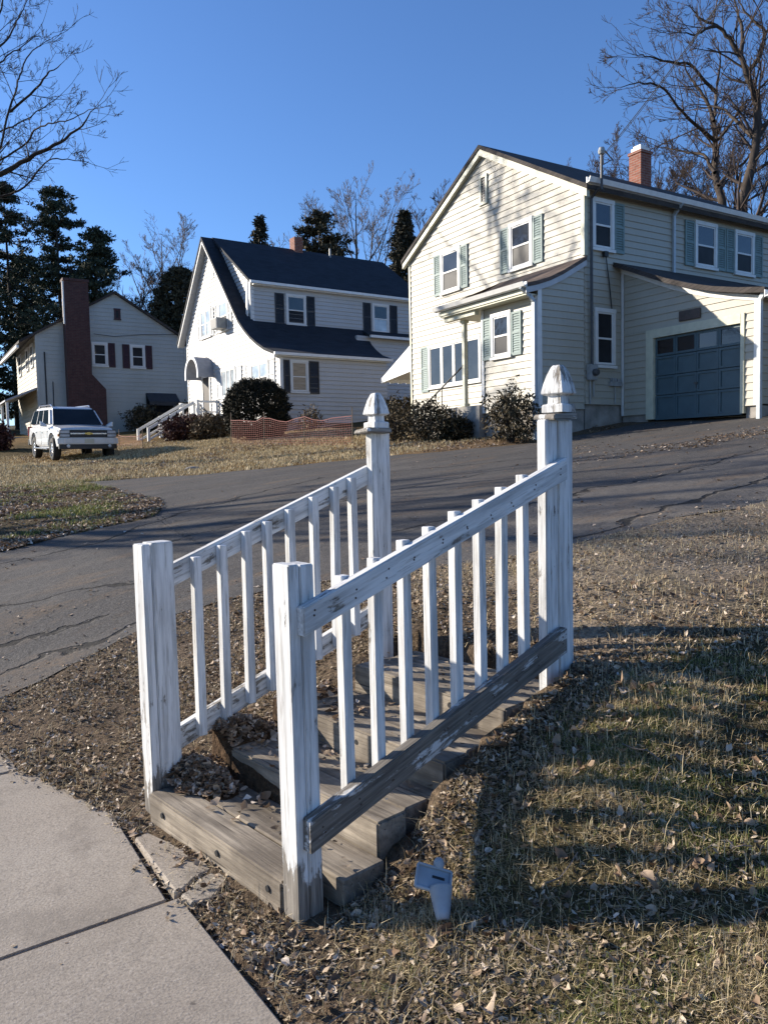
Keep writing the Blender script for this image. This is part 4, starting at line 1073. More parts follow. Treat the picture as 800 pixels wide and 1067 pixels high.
H.put(MB().tube([(12.5, 16.28, 3.88), (12.46, 17.85, 3.05), (12.46, 18.0, 2.97), (12.46, 18.0, 2.0)], .022, 8).tube([(12.46, 17.2, 2.2), (12.46, 17.2, 3.38)], .014, 6), 'porch_rail', M['cable'])
# garage wing
XG, YG = 15.25, 9.92
gprof = [(9.62, 4.80), (10.2, 4.90), (10.8, 5.04), (11.4, 5.22), (12.0, 5.45), (12.6, 5.72), (13.1, 5.95), (13.56, 6.15)]
under = [(13.55 - .012, 6.0), (13.1, 5.82), (12.6, 5.60), (12.0, 5.33), (11.4, 5.10), (10.8, 4.92), (10.2, 4.78), (YG, 4.72)]
DL, DR, DT, DB = 12.56, 10.32, 4.205, 2.34
Gw = Fx(XG)
H.wall(Gw, [(DL + .22, 2.45), (Y0 - .012, 2.45), (Y0 - .012, 4.41), (DL + .22, 4.41)], M['side_cream'], .16)
H.wall(Gw, [(YG, 2.47), (DR - .09, 2.47), (DR - .09, 4.41), (YG, 4.41)], M['side_cream'], .16)
H.wall(Gw, [(YG, 4.411), (Y0 - .012, 4.411), (Y0 - .012, 6.0)] + under[1:], M['side_cream'], .16)
H.wall(Fy(YG), [(XG, 2.5), (21.5, 2.5), (21.5, 4.72), (XG, 4.72)], M['side_cream'])
H.put(MB().box(XG + .04, 21.5, YG + .03, DR - .1, 1.2, 2.468).box(XG + .04, 21.5, DL + .23, Y0 - .012, 1.2, 2.448).box(XG + .5, 21.4, YG + .05, Y0 - .02, 1.2, 2.3), 'foundation', M['found'])
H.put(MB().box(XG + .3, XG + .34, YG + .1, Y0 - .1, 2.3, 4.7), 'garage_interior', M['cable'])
gr = MB().prism(gprof + [(y_, z_ - .11) for y_, z_ in gprof[::-1]], lambda p, z, a: (a, p, z), XG - .30, 21.7)
H.put(gr, 'garage_roof', M['roof_brown'])
tr2 = MB()
for (ya, za), (yb, zb) in zip(gprof[:-1], gprof[1:]):
    ya = max(ya, YG - .10)
    tr2.hexa([(XG - .042, ya, za - .235), (XG - .042, yb, zb - .235), (XG - .026, yb, zb - .235), (XG - .026, ya, za - .235), (XG - .042, ya, za - .113), (XG - .042, yb, zb - .113), (XG - .026, yb, zb - .113), (XG - .026, ya, za - .113)])
tr2.box(XG - .038, XG - .026, YG - .02, YG + .09, 2.47, 4.66).box(XG - .040, XG - .026, Y0 - .10, Y0 - .03, 2.45, 5.88)
H.put(tr2, 'roof_trim', M['trim'])
H.put(MB().box(XG - .04, XG + .1, DL + .003, DL + .22, DB - .02, 4.407).box(XG - .04, XG + .1, DR - .088, DR - .003, DB - .02, 4.407).box(XG - .045, XG + .1, DR - .003, DL + .003, DT + .003, 4.407), 'door_frame', M['trim_cream'])
gd = MB()
rows = [(2.345, 2.865), (2.875, 3.315), (3.325, 3.765), (3.775, 4.20)]
cw = (DL - DR) / 4
for ri_, (za, zb) in enumerate(rows):
    gd.fbox(Gw, DR, DL, za, zb, -.09, -.055)
    for c in range(4):
        a0, a1 = DR + c * cw, DR + (c + 1) * cw
        gd.fbox(Gw, a0 + .003, a0 + .055, za + .003, zb - .003, -.055, -.030).fbox(Gw, a1 - .055, a1 - .003, za + .003, zb - .003, -.055, -.030)
        gd.fbox(Gw, a0 + .055, a1 - .055, za + .003, za + .055, -.055, -.030).fbox(Gw, a0 + .055, a1 - .055, zb - .055, zb - .003, -.055, -.030)
gd.fbox(Gw, DR, DL, 2.30, 2.345, -.08, -.03)
dr_ = H.put(gd, 'garage_door', M['garage'], norm=False)
for c in range(4):
    a0, a1 = DR + c * cw, DR + (c + 1) * cw
    H.put(MB().fbox(Gw, a0 + .056, a1 - .056, 3.831, 4.144, -.050, -.046), 'pane', M['garage_glass'] if c > 1 else M['glass'], dr_)
H.put(MB().fbox(Gw, 11.40, 11.48, 3.05, 3.09, -.03, .01).fbox(Gw, 11.43, 11.45, 2.96, 3.05, -.03, -.015), 'handle', M['metal_dark'], dr_)
H.put(MB().fbox(Gw, 11.29, 11.85, 4.475, 4.70, .022, .055), 'plaque', M['plaque'], bevel=.008)
H.put(MB().box(XG - .2, XG - .12, YG - .16, YG - .08, 2.0, 4.62).bar((XG - .16, YG - .2, 4.72), (XG - .16, YG - .12, 4.58), .08, .07, (1, 0, 0)), 'downspout', M['downspout'])
H.put(MB().prism([(9.60, 4.60), (9.52, 4.61), (9.48, 4.72), (9.50, 4.72), (9.53, 4.63), (9.60, 4.62)], lambda p, z, a: (a, p, z), XG - .32, 21.6).box(XG - .32, 21.6, 9.595, 9.61, 4.59, 4.74), 'gutter', M['gutter'])
# lower shed beyond the garage corner
H.wall(Fx(16.4), [(6.6, 2.5), (YG - .01, 2.5), (YG - .01, 4.5), (6.6, 4.3)], M['side_cream'])
H.put(MB().box(16.44, 20.0, 6.62, YG - .03, 1.2, 2.497), 'foundation', M['found'])
H.put(MB().prism([(6.4, 4.42), (YG - .02, 4.66), (YG - .02, 4.56), (6.4, 4.32)], lambda p, z, a: (a, p, z), 16.2, 20.2), 'garage_roof', M['roof_brown'])
# service mast, conduit, meter and boxes on the side wall
ms = MB().tube([(14.13, Y0 - .10, 3.62), (14.13, Y0 - .10, 7.5)], .035, 10).tube([(14.13, Y0 - .42, 7.6), (14.13, Y0 - .42, 8.42)], .03, 10).tube([(14.13, Y0 - .10, 7.5), (14.13, Y0 - .25, 7.62), (14.13, Y0 - .42, 7.66)], .033, 10)
H.put(ms, 'service_mast', M['metal_dark'])
H.put(MB().lathe([(.001, .16), (.06, .14), (.085, .06), (.07, 0), (.03, -.02)], (14.13, Y0 - .42, 8.40), 'z', 12), 'weatherhead', M['metal_grey'])
mtb = MB().box(14.02, 14.30, Y0 - .15, Y0 - .02, 3.28, 3.66)
mm = H.put(mtb, 'meter_box', M['metal_grey'], bevel=.02, seg=2)
H.put(MB().lathe([(.001, -.11), (.07, -.10), (.085, -.06), (.085, 0)], (14.17, Y0 - .15, 3.46), 'y', 16), 'meter', M['metal_dark'], mm)
H.put(MB().tube([(14.12, Y0 - .05, 3.28), (14.12, Y0 - .05, 2.72)], .018, 6).tube([(14.24, Y0 - .05, 3.28), (14.24, Y0 - .05, 2.9)], .018, 6), 'conduit', M['metal_grey'])
H.put(MB().box(14.78, 15.16, Y0 - .10, Y0 - .02, 3.17, 3.27).box(14.82, 14.95, Y0 - .12, Y0 - .02, 3.27, 3.36).box(15.0, 15.10, Y0 - .11, Y0 - .02, 3.27, 3.34).tube([(14.97, Y0 - .05, 3.2), (14.97, Y0 - .05, 2.75)], .016, 6), 'utility_box', M['metal_grey'])
H.put(MB().tube([(14.62, Y0 - .08, 6.34), (14.66, Y0 - .06, 6.2), (14.78, Y0 - .05, 5.6), (14.86, Y0 - .05, 5.02)], .014, 6).box(14.56, 14.68, Y0 - .12, Y0 - .03, 6.22, 6.34), 'wall_cable', M['cable'])
# metal awning over the door on the far side
aw = MB()
kA = 9
for i in range(kA):
    x0_, x1_ = 14.15 + i * .165, 14.15 + (i + 1) * .165 - .004
    aw.hexa([(x0_, 20.97, 5.22), (x1_, 20.97, 5.22), (x1_, 22.98, 4.24), (x0_, 22.98, 4.24), (x0_, 20.97, 5.25 + (i % 2) * .012), (x1_, 20.97, 5.25 + (i % 2) * .012), (x1_, 22.98, 4.27 + (i % 2) * .012), (x0_, 22.98, 4.27 + (i % 2) * .012)])
    aw.box(x0_, x1_, 22.98, 23.0, 4.10 + (i % 2) * .03, 4.27)
aw.add([(14.15, 20.97, 5.22), (14.15, 22.98, 4.24), (14.15, 22.9, 4.12), (14.15, 21.3, 4.30), (14.15, 20.97, 4.36)], [(0, 1, 2, 3, 4)])
H.put(aw, 'door_awning', M['awning_white'], norm=False)

# ------------------------------------------------------------------ the white house in the middle (local axes: x away from the street, y along it)
MZ = 2.2
W_ = House('white_house', (12.8, 28.23), R(2.2), 'white clapboard house with steep dark roof, black side shutters and round awning over the door', MZ)
WB = 3.03
rk = [(0.0, 5.62), (.7, 5.83), (1.4, 6.14), (2.0, 6.46), (2.55, 6.82), (3.14, 7.28), (6.90, 11.50)]
lf = [(10.05, 7.82)]
front = [(0, WB), (10.05, WB)] + lf + rk[::-1]
W_.wall(Fx(0), front, M['side_white'], .17, .030)
W_.wall(Fy(0), [(0, WB), (4.95, WB), (4.95, 5.62), (0, 5.62)], M['side_white'], .17, .030)
W_.wall(Fx(4.95, 1), [(0, WB), (3.2, WB), (3.2, 7.1), (0, 5.62)], M['side_white'], .17, .030)
DY, DY2 = 3.22, 10.58
ck = [(DY, 7.25), (DY + .02, 8.98), (6.9, 11.62)]
W_.wall(Fx(.36), [(DY, 7.28), (6.9, 11.50), (6.9, 11.62), (DY, 9.0)], M['side_white'], .17, .030)
W_.wall(Fx(.36), [(DY2, 7.28), (DY2, 9.0), (6.9, 11.62), (6.9, 11.50), (10.05, 7.95)], M['side_white'], .17, .030)
W_.wall(Fy(DY), [(.36, 7.2), (9.3, 7.2), (9.3, 9.0), (.36, 9.0)], M['side_white'], .17, .030)
W_.wall(Fy(DY2, 1), [(.36, 3.0), (9.3, 3.0), (9.3, 9.0), (.36, 9.0)], M['side_white'], .17, .030)
W_.wall(Fy(2.35), [(4.98, WB), (9.3, WB), (9.3, 7.05), (4.98, 7.05)], M['side_white'], .17, .030)
W_.wall(Fx(9.3, 1), [(2.35, WB), (10.0, WB), (10.0, 8.9), (6.9, 11.5), (3.3, 8.9), (2.35, 7.0)], M['side_white'], .17, .030)
W_.put(MB().box(.06, 4.9, .06, 3.2, 1.6, WB - .003).box(.06, 9.2, 3.2, 10.0, 1.6, WB - .003).box(4.9, 9.2, 2.42, 3.2, 1.6, WB - .003), 'foundation', M['found_pink'])
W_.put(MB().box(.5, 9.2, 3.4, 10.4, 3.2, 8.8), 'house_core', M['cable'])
up = lambda p, z, a: (a, p, z)
off = .17
mr = MB()
rkR = [(-.14, 5.74)] + [(y_, z_ + off) for y_, z_ in rk[1:]]
rkR[-1] = (6.9, 11.70)
# front verge: full section both sides, back to the dormers
mr.prism([(-.14, 5.74), (.7, 5.98), (1.4, 6.29), (2.0, 6.61), (2.55, 6.98), (3.14, 7.45), (6.9, 11.72), (10.55, 7.44), (10.55, 7.32), (6.9, 11.57), (3.14, 7.32), (2.55, 6.86), (2.0, 6.50), (1.4, 6.18), (.7, 5.87), (-.14, 5.62)], up, -.34, .38)
# lower shed roof along the side
low = [(-.14, 5.74), (.7, 5.98), (1.4, 6.29), (2.0, 6.61), (2.55, 6.98), (3.2, 7.46)]
nL = len(low)
endx = [5.12, 5.25, 5.40, 5.55, 5.72, 5.95]
vs = [(.381, y_, z_) for y_, z_ in low] + [(e_, y_, z_) for e_, (y_, z_) in zip(endx, low)] + [(.381, y_, z_ - .11) for y_, z_ in low] + [(e_, y_, z_ - .11) for e_, (y_, z_) in zip(endx, low)]
fs = []
for i in range(nL - 1):
    for A_, B_ in ((0, nL), (2 * nL, 3 * nL)): fs.append((A_ + i, A_ + i + 1, B_ + i + 1, B_ + i))
    fs.append((i, i + 1, 2 * nL + i + 1, 2 * nL + i)); fs.append((nL + i, nL + i + 1, 3 * nL + i + 1, 3 * nL + i))
fs += [(0, nL, 3 * nL, 2 * nL), (nL - 1, 2 * nL - 1, 4 * nL - 1, 3 * nL - 1)]
mr.add(vs, fs)
mr.hexa([(5.5, 2.1, 6.98), (9.5, 2.1, 6.98), (9.5, 3.2, 7.36), (5.8, 3.2, 7.36), (5.5, 2.1, 7.08), (9.5, 2.1, 7.08), (9.5, 3.2, 7.455), (5.8, 3.2, 7.455)])
# dormer roofs up to the ridge
for ye, s_ in ((DY - .20, 1), (DY2 + .20, -1)):
    mr.hexa([(.20, ye, 8.98), (9.55, ye, 8.98), (9.55, 6.9, 11.62), (.20, 6.9, 11.62), (.20, ye, 9.10), (9.55, ye, 9.10), (9.55, 6.9, 11.755), (.20, 6.9, 11.755)])
wr = W_.put(mr, 'roof', M['roof_navy'])
c2_ = W_.put(MB().box(4.25, 4.70, 6.6, 7.1, 11.4, 12.28), 'chimney', M['brick_red'], wr)
W_.put(MB().tube([(6.2, 6.6, 11.4), (6.2, 6.6, 11.95)], .05, 8), 'vent_pipe', M['metal_grey'], wr)
bb = MB()       # barge boards
prR = [(-.14, 5.62), (.7, 5.87), (1.4, 6.18), (2.0, 6.50), (2.55, 6.86), (3.14, 7.32), (6.9, 11.57)]
for (ya, za), (yb, zb) in zip(prR[:-1], prR[1:]):
    bb.hexa([(-.31, ya, za - .13), (-.31, yb, zb - .13), (-.27, yb, zb - .13), (-.27, ya, za - .13), (-.31, ya, za - .003), (-.31, yb, zb - .003), (-.27, yb, zb - .003), (-.27, ya, za - .003)])
bb.hexa([(-.31, 10.5, 7.2), (-.31, 6.9, 11.42), (-.27, 6.9, 11.42), (-.27, 10.5, 7.2), (-.31, 10.5, 7.37), (-.31, 6.9, 11.567), (-.27, 6.9, 11.567), (-.27, 10.5, 7.37)])
W_.put(bb, 'barge_board', M['trim'])
W_.put(MB().hexa([(-.27, 10.5, 7.22), (-.0, 10.5, 7.22), (-.0, 6.93, 11.42), (-.27, 6.93, 11.42), (-.27, 10.5, 7.25), (-.0, 10.5, 7.25), (-.0, 6.93, 11.45), (-.27, 6.93, 11.45)]), 'soffit', M['soffit'])
W_.put(MB().hexa([(.12, 3.16, 7.62), (.17, 3.16, 7.62), (.17, 3.30, 7.74), (.12, 3.30, 7.74), (.12, 3.04, 9.0), (.17, 3.04, 9.0), (.17, 3.2, 9.1), (.12, 3.2, 9.1)]).box(.30, .345, DY - .02, DY + .10, 7.5, 8.98).box(.345, .46, DY - .024, DY - .018, 7.46, 8.98), 'corner_board', M['trim'])
W_.put(MB().box(-.036, .10, -.036, -.024, WB, 5.6).box(-.036, -.024, -.024, .09, WB, 5.56), 'corner_board', M['trim'])
W_.put(MB().box(-.036, -.024, 9.96, 10.06, WB, 7.75), 'corner_board', M['trim'])
gw = MB().box(.2, 9.55, DY - .32, DY - .205, 8.97, 9.08).box(-.34, 5.12, -.26, -.145, 5.60, 5.71).box(5.5, 9.5, 1.98, 2.095, 6.95, 7.06)
gw.box(-.3, 5.05, -.14, -.018, 5.56, 5.615).box(.38, 9.4, DY - .2, DY - .02, 8.93, 8.975)
W_.put(gw, 'gutter', M['gutter'])
Gm = Fx(0)
W_.put(MB().fbox(Gm, 6.28, 6.74, 9.80, 10.50, 0, .045), 'gable_vent', M['trim'])
W_.put(MB().fbox(Gm, 6.36, 6.66, 9.88, 10.42, .046, .052), 'louvre', M['sh_black'])
W_.window(Gm, 6.80, 8.06, 7.27, 8.60, .09, 'glass_pale', 'glass_pale', cols=2); W_.shutter(Gm, 6.46, 6.78, 7.30, 8.57, 'sh_grey'); W_.shutter(Gm, 8.08, 8.40, 7.30, 8.57, 'sh_grey')
W_.window(Gm, 4.82, 5.86, 7.28, 8.62, .09, 'glass_pale', 'glass_low'); W_.shutter(Gm, 4.40, 4.80, 7.30, 8.58, 'sh_grey'); W_.shutter(Gm, 5.88, 6.20, 7.30, 8.58, 'sh_grey')
ac = MB().fbox(Gm, 4.95, 5.62, 7.36, 7.82, .06, .52)
ac = W_.put(ac, 'window_unit', M['metal_grey'], bevel=.015)
W_.put(MB().fbox(Gm, 5.0, 5.57, 7.40, 7.78, .521, .53), 'grille', M['metal_dark'], ac)
W_.window(Gm, 4.25, 5.80, 4.36, 5.66, .09, 'glass_pale', 'glass_pale', split=False, cols=3); W_.shutter(Gm, 3.58, 4.23, 4.38, 5.64, 'sh_grey'); W_.shutter(Gm, 5.82, 6.32, 4.38, 5.64, 'sh_grey')
W_.window(Gm, 1.0, 2.64, 4.30, 5.56, .09, 'glass_pale', 'glass_low', cols=2); W_.shutter(Gm, .42, .98, 4.32, 5.56, 'sh_grey'); W_.shutter(Gm, 2.66, 3.15, 4.32, 5.56, 'sh_grey')
dd_ = W_.put(MB().fbox(Gm, 7.10, 7.24, 3.42, 5.62, 0, .06).fbox(Gm, 8.04, 8.18, 3.42, 5.62, 0, .06).fbox(Gm, 7.24, 8.04, 5.50, 5.62, 0, .06), 'door_frame', M['trim'])
W_.put(MB().fbox(Gm, 7.24, 8.04, 3.42, 5.50, -.003, .03), 'door', M['door_dark'], dd_)
ba = MB()
nA = 14
ring = [(7.50 + .82 * math.cos(math.pi * k / nA), 5.60 + .80 * math.sin(math.pi * k / nA)) for k in range(nA + 1)]
for (ya, za), (yb, zb) in zip(ring[:-1], ring[1:]):
    ba.add([(-.78, ya, za), (-.78, yb, zb), (-.02, yb, zb), (-.02, ya, za)], [(0, 1, 2, 3)])
    yc, zc = 7.50, 5.60
    i0 = [(yc + (q[0] - yc) * .95, zc + (q[1] - zc) * .95) for q in ((ya, za), (yb, zb))]
    ba.add([(-.78, i0[0][0], i0[0][1]), (-.78, i0[1][0], i0[1][1]), (-.02, i0[1][0], i0[1][1]), (-.02, i0[0][0], i0[0][1])], [(0, 1, 2, 3)])
for yv in (6.68, 8.28): ba.box(-.78, -.02, yv, yv + .04, 5.42, 5.60)
aw2 = W_.put(ba, 'barrel_awning', M['awning_grey'], norm=False)
rg = MB()
for (ya, za), (yb, zb) in zip(ring[:-1], ring[1:]):
    yc, zc = 7.50, 5.60
    q = lambda y_, z_, k_: (yc + (y_ - yc) * k_, zc + (z_ - zc) * k_)
    a1, b1, b0, a0 = q(ya, za, 1.02), q(yb, zb, 1.02), q(yb, zb, .86), q(ya, za, .86)
    rg.add([(-.80, *a1), (-.80, *b1), (-.80, *b0), (-.80, *a0), (-.77, *a1), (-.77, *b1), (-.77, *b0), (-.77, *a0)], [(0, 1, 2, 3), (4, 5, 6, 7), (0, 1, 5, 4), (3, 2, 6, 7)])
rg.box(-.80, -.77, 6.665, 6.79, 5.38, 5.60).box(-.80, -.77, 8.21, 8.335, 5.38, 5.60)
W_.put(rg, 'awning_hoop', M['awning_white'], aw2, norm=False)
Sm = Fy(0)
W_.window(Sm, .40, 1.20, 4.17, 5.46, .085, 'glass_blind', 'glass_blind'); W_.shutter(Sm, -.0 + .12, .38, 4.19, 5.45, 'sh_black'); W_.shutter(Sm, 1.22, 1.68, 4.17, 5.45, 'sh_black')
Dm = Fy(DY)
W_.window(Dm, 1.95, 2.92, 7.38, 8.72); W_.shutter(Dm, 1.43, 1.86, 7.40, 8.72, 'sh_black'); W_.shutter(Dm, 2.95, 3.36, 7.40, 8.72, 'sh_black')
W_.window(Dm, 6.38, 7.30, 7.36, 8.72, .085, 'glass', 'glass_pale'); W_.shutter(Dm, 5.88, 6.30, 7.36, 8.72, 'sh_black'); W_.shutter(Dm, 7.36, 7.78, 7.36, 8.72, 'sh_black')
W_.put(MB().fbox(Fy(2.35), 5.6, 6.45, WB + .1, 5.1, .02, .05), 'door', M['door_dark'])

# front steps of the white house with their white railing
st_ = empty('entry_stair', (12.8, 28.23, 2.2), 'white wooden stair with slatted rails climbing to the door of the white house', 'stair', R(2.2))
so_ = (0, 0, 2.2)
tr3 = MB().box(-1.0, -.03, 6.3, 8.5, 3.24, 3.32)
nS = 7
for i in range(nS):
    xx_ = -1.0 - (i + 1) * .29; zz_ = 3.32 - (i + 1) * .165
    MB().box(xx_, xx_ + .31, 6.75, 8.15, zz_ - .045, zz_).build('tread', M['trim'], st_, so_)
tr3.build('landing', M['trim'], st_, so_)
def strut(mb, p, q, w_=.09, h_=.09): mb.bar(p, q, w_, h_)
for yy_ in (6.70, 8.20):
    mb = MB()
    strut(mb, (-1.0, yy_, 4.28), (-3.15, yy_, 3.05), .06, .12); strut(mb, (-1.0, yy_, 3.80), (-3.15, yy_, 2.57), .05, .09)
    strut(mb, (-.9, yy_, 3.30), (-3.1, yy_, 2.04), .05, .24)
    mb.build('railing', M['trim'], st_, so_)
    for xx_ in (-1.02, -2.1, -3.12):
        zt_ = 4.34 - (-1.0 - xx_) * .572
        MB().box(xx_ - .05, xx_ + .05, yy_ - .05, yy_ + .05, zt_ - 1.45, zt_).build('post', M['trim'], st_, so_)
mb = MB()
strut(mb, (-1.0, 6.30, 4.28), (-.04, 6.30, 4.28)); strut(mb, (-1.0, 6.30, 3.82), (-.04, 6.30, 3.82), .06, .06); strut(mb, (-1.0, 8.5, 4.28), (-.04, 8.5, 4.28)); strut(mb, (-1.0, 8.5, 3.82), (-.04, 8.5, 3.82), .06, .06)
strut(mb, (-1.0, 6.30, 4.28), (-1.0, 6.70, 4.28)); strut(mb, (-1.0, 8.2, 4.28), (-1.0, 8.5, 4.28))
mb.build('railing', M['trim'], st_, so_)
for xx_, yy_ in ((-1.0, 6.30), (-1.0, 8.5), (-.1, 6.3), (-.1, 8.5)):
    MB().box(xx_ - .05, xx_ + .05, yy_ - .05, yy_ + .05, 2.2, 4.36).build('post', M['trim'], st_, so_)

# ------------------------------------------------------------------ the grey house on the left with the big chimney
HK = 1.15
L_ = House('grey_house', (9.7, 41), 0, 'greyish clapboard house with maroon shutters and a tall dark brick chimney on its gable', 2.8, (9.7, 41, 2.8))
L_.e.location = (9.7 * HK, 41 * HK, 1.5 + 1.3 * HK); L_.e.scale = (HK, HK, HK)
X0, X1, LZ, LYB = 5.93, 13.2, 3.1, 48.0
LA = (9.68, 10.05)
slp = .60
eR, eL = LA[1] - slp * (X1 - LA[0]), LA[1] - slp * (LA[0] - X0)
Lg = Fy(41)
L_.wall(Lg, [(X0, LZ), (X1, LZ), (X1, eR), LA, (X0, eL)], M['side_grey'], .20)
L_.wall(Fx(X0), [(41, LZ), (LYB, LZ), (LYB, eL), (41, eL)], M['side_cream'], .20)
L_.wall(Fx(X1, 1), [(41, LZ), (LYB, LZ), (LYB, eR), (41, eR)], M['side_grey'], .20)
L_.wall(Fy(LYB, 1), [(X0, LZ), (X1, LZ), (X1, eR), LA, (X0, eL)], M['side_grey'], .20)
L_.put(MB().box(X0 + .05, X1 - .05, 41.05, LYB - .05, 1.8, LZ - .003), 'foundation', M['found'])
lr = roof_slab([(X0 - .75, LA[1] + .12 - slp * (LA[0] - X0 + .75)), (LA[0], LA[1] + .12), (X1 + .15, LA[1] + .12 - slp * (X1 - LA[0] + .15))], lambda p, z, a: (p, a, z), 40.82, LYB + .2, .12)
lr = L_.put(lr, 'roof', M['roof_brown'])
L_.put(MB().box(X0 - .87, X0 - .76, 40.82, LYB, 7.12, 7.24), 'gutter', M['gutter'])
L_.window(Lg, 8.48, 9.24, 6.40, 7.60, .10, 'glass', 'glass_low'); L_.shutter(Lg, 9.26, 9.60, 6.40, 7.60, 'sh_red')
L_.window(Lg, 10.33, 11.08, 6.38, 7.58, .10, 'glass', 'glass_low'); L_.shutter(Lg, 9.95, 10.30, 6.38, 7.58, 'sh_red'); L_.shutter(Lg, 11.10, 11.44, 6.38, 7.58, 'sh_red')
L_.window(Lg, 9.63, 9.94, 8.76, 9.32, .06, 'glass_low', 'glass_low', 'sh_red', split=False)
cm_ = MB().prism([(7.20, 2.4), (8.95, 2.4), (8.95, 5.25), (8.32, 5.95), (8.32, 10.35), (7.20, 10.35)], lambda a, z, d: (a, 40.97 - d, z), 0, .62)
cm_.box(7.16, 8.36, 40.31, 41.0, 10.35, 10.47)
L_.put(cm_, 'chimney', M['brick_dark'])
L_.put(MB().box(7.13, 7.197, 40.36, 40.42, 8.3, 10.3), 'chimney_lit_edge', M['trim'])  # white strip standing in for sunlight on the chimney's left edge
L_.window(Lg, 11.40, 12.45, 3.70, 4.72, .08, 'glass_low', 'glass_low', 'sh_black', split=False); L_.shutter(Lg, 11.04, 11.37, 3.70, 5.1, 'sh_black')
am = MB().hexa([(11.04, 40.3, 4.62), (12.6, 40.3, 4.62), (12.6, 40.98, 5.08), (11.04, 40.98, 5.08), (11.04, 40.3, 4.70), (12.6, 40.3, 4.70), (12.6, 40.98, 5.18), (11.04, 40.98, 5.18)]).box(11.04, 12.6, 40.28, 40.3, 4.5, 4.70)
L_.put(am, 'window_awning', M['awning_dark'])
Lf = Fx(X0)
L_.window(Lf, 41.75, 42.6, 6.35, 7.5, .09, 'glass_low', 'glass_low'); L_.window(Lf, 43.3, 44.2, 6.35, 7.5, .09, 'glass_low', 'glass_low'); L_.window(Lf, 46, 47.0, 6.35, 7.5, .09, 'glass_low', 'glass_low')
pa = MB().hexa([(4.5, 41.2, 4.62), (5.9, 41.2, 5.22), (5.9, 47.8, 5.22), (4.5, 47.8, 4.62), (4.5, 41.2, 4.70), (5.9, 41.2, 5.32), (5.9, 47.8, 5.32), (4.5, 47.8, 4.70)])
L_.put(pa, 'porch_awning', M['awning_grey'])
pp_ = MB()
for yy_ in (41.35, 43.4, 45.4, 47.5): pp_ = MB().box(4.55, 4.66, yy_, yy_ + .11, 2.0, 4.62); L_.put(pp_, 'porch_post', M['trim'])
L_.put(MB().box(4.5, 5.9, 41.3, 47.8, 1.9, 2.95), 'porch_floor', M['concrete_step'])
L_.put(MB().box(X0 - .03, X0 + .09, 40.96, 40.975, LZ, eL - .05), 'corner_board', M['side_grey'])
L_.put(MB().box(X1 - .09, X1 + .02, 40.96, 40.975, LZ, eR - .1), 'corner_board', M['side_grey'])
for pts_, r_ in (([(6.3, 40.94, 2.9), (6.3, 40.94, 7.0)], .03), ([(8.6, 40.94, 8.0), (9.6, 40.93, 7.93), (11.0, 40.93, 8.12), (13.1, 40.93, 8.25)], .012), ([(6.6, 40.94, 2.9), (6.62, 40.94, 5.6)], .02)):
    L_.put(MB().tube(pts_, r_, 6), 'wall_cable', M['cable'])

# a further house beyond it at the left edge
Q = House('green_house', (1.2, 64), 0, 'far house with a pale green roof, seen at the left edge beyond the porch', 3.6, (1.2, 64, 3.6))
Q.wall(Fy(60), [(-3.5, 3.6), (5.0, 3.6), (5.0, 6.4), (-3.5, 6.4)], M['side_grey'], .2)
Q.wall(Fx(5.0, 1), [(60, 3.6), (69, 3.6), (69, 6.4), (64.5, 9.6), (60, 6.4)], M['side_grey'], .2)
Q.wall(Fx(-3.5), [(60, 3.6), (69, 3.6), (69, 6.4), (64.5, 9.6), (60, 6.4)], M['side_white'], .2)
Q.put(roof_slab([(59.5, 6.2), (64.5, 9.85), (69.5, 6.2)], lambda p, z, a: (a, p, z), -3.9, 5.4, .15), 'roof', M['roof_green'])
Q.window(Fy(60), .0, 1.0, 4.6, 5.9); Q.window(Fy(60), 2.5, 3.5, 4.6, 5.9)

# ------------------------------------------------------------------ bare trees
class Wood:
    """collects tapered tubes and turns them into one mesh, all tubes of a kind at once"""
    def __init__(s): s.L = {}
    def tube(s, P, rad, k):
        P = [tuple(map(float, q)) for q in P]
        s.L.setdefault((len(P), k), []).append((P, [float(r_) for r_ in rad]))
    def build(s, name, mat, parent, org):
        VV, FF, n0 = [], [], 0
        for (m_, k), lst in s.L.items():
            P = np.array([q[0] for q in lst]); rad = np.array([q[1] for q in lst])
            T = np.gradient(P, axis=1); T /= np.linalg.norm(T, axis=2, keepdims=True) + 1e-9
            A = np.cross(T, np.array([.31, .17, .93])); A /= np.linalg.norm(A, axis=2, keepdims=True) + 1e-9; B = np.cross(T, A)
            an = np.arange(k) * 2 * np.pi / k
            V = P[:, :, None] + (A[:, :, None] * np.cos(an)[:, None] + B[:, :, None] * np.sin(an)[:, None]) * rad[:, :, None, None]
            i = np.arange(m_ - 1)[:, None] * k; j = np.arange(k)[None]; j2 = (j + 1) % k
            f = np.stack([i + j, i + j2, i + k + j2, i + k + j], -1).reshape(-1, 4)
            N_ = len(lst)
            FF.append((f[None] + (np.arange(N_) * m_ * k)[:, None, None]).reshape(-1, 4) + n0)
            VV.append(V.reshape(-1, 3)); n0 += N_ * m_ * k
        return npmesh(name, np.concatenate(VV) - np.array(org), [np.concatenate(FF)], mat, parent, smooth=True)

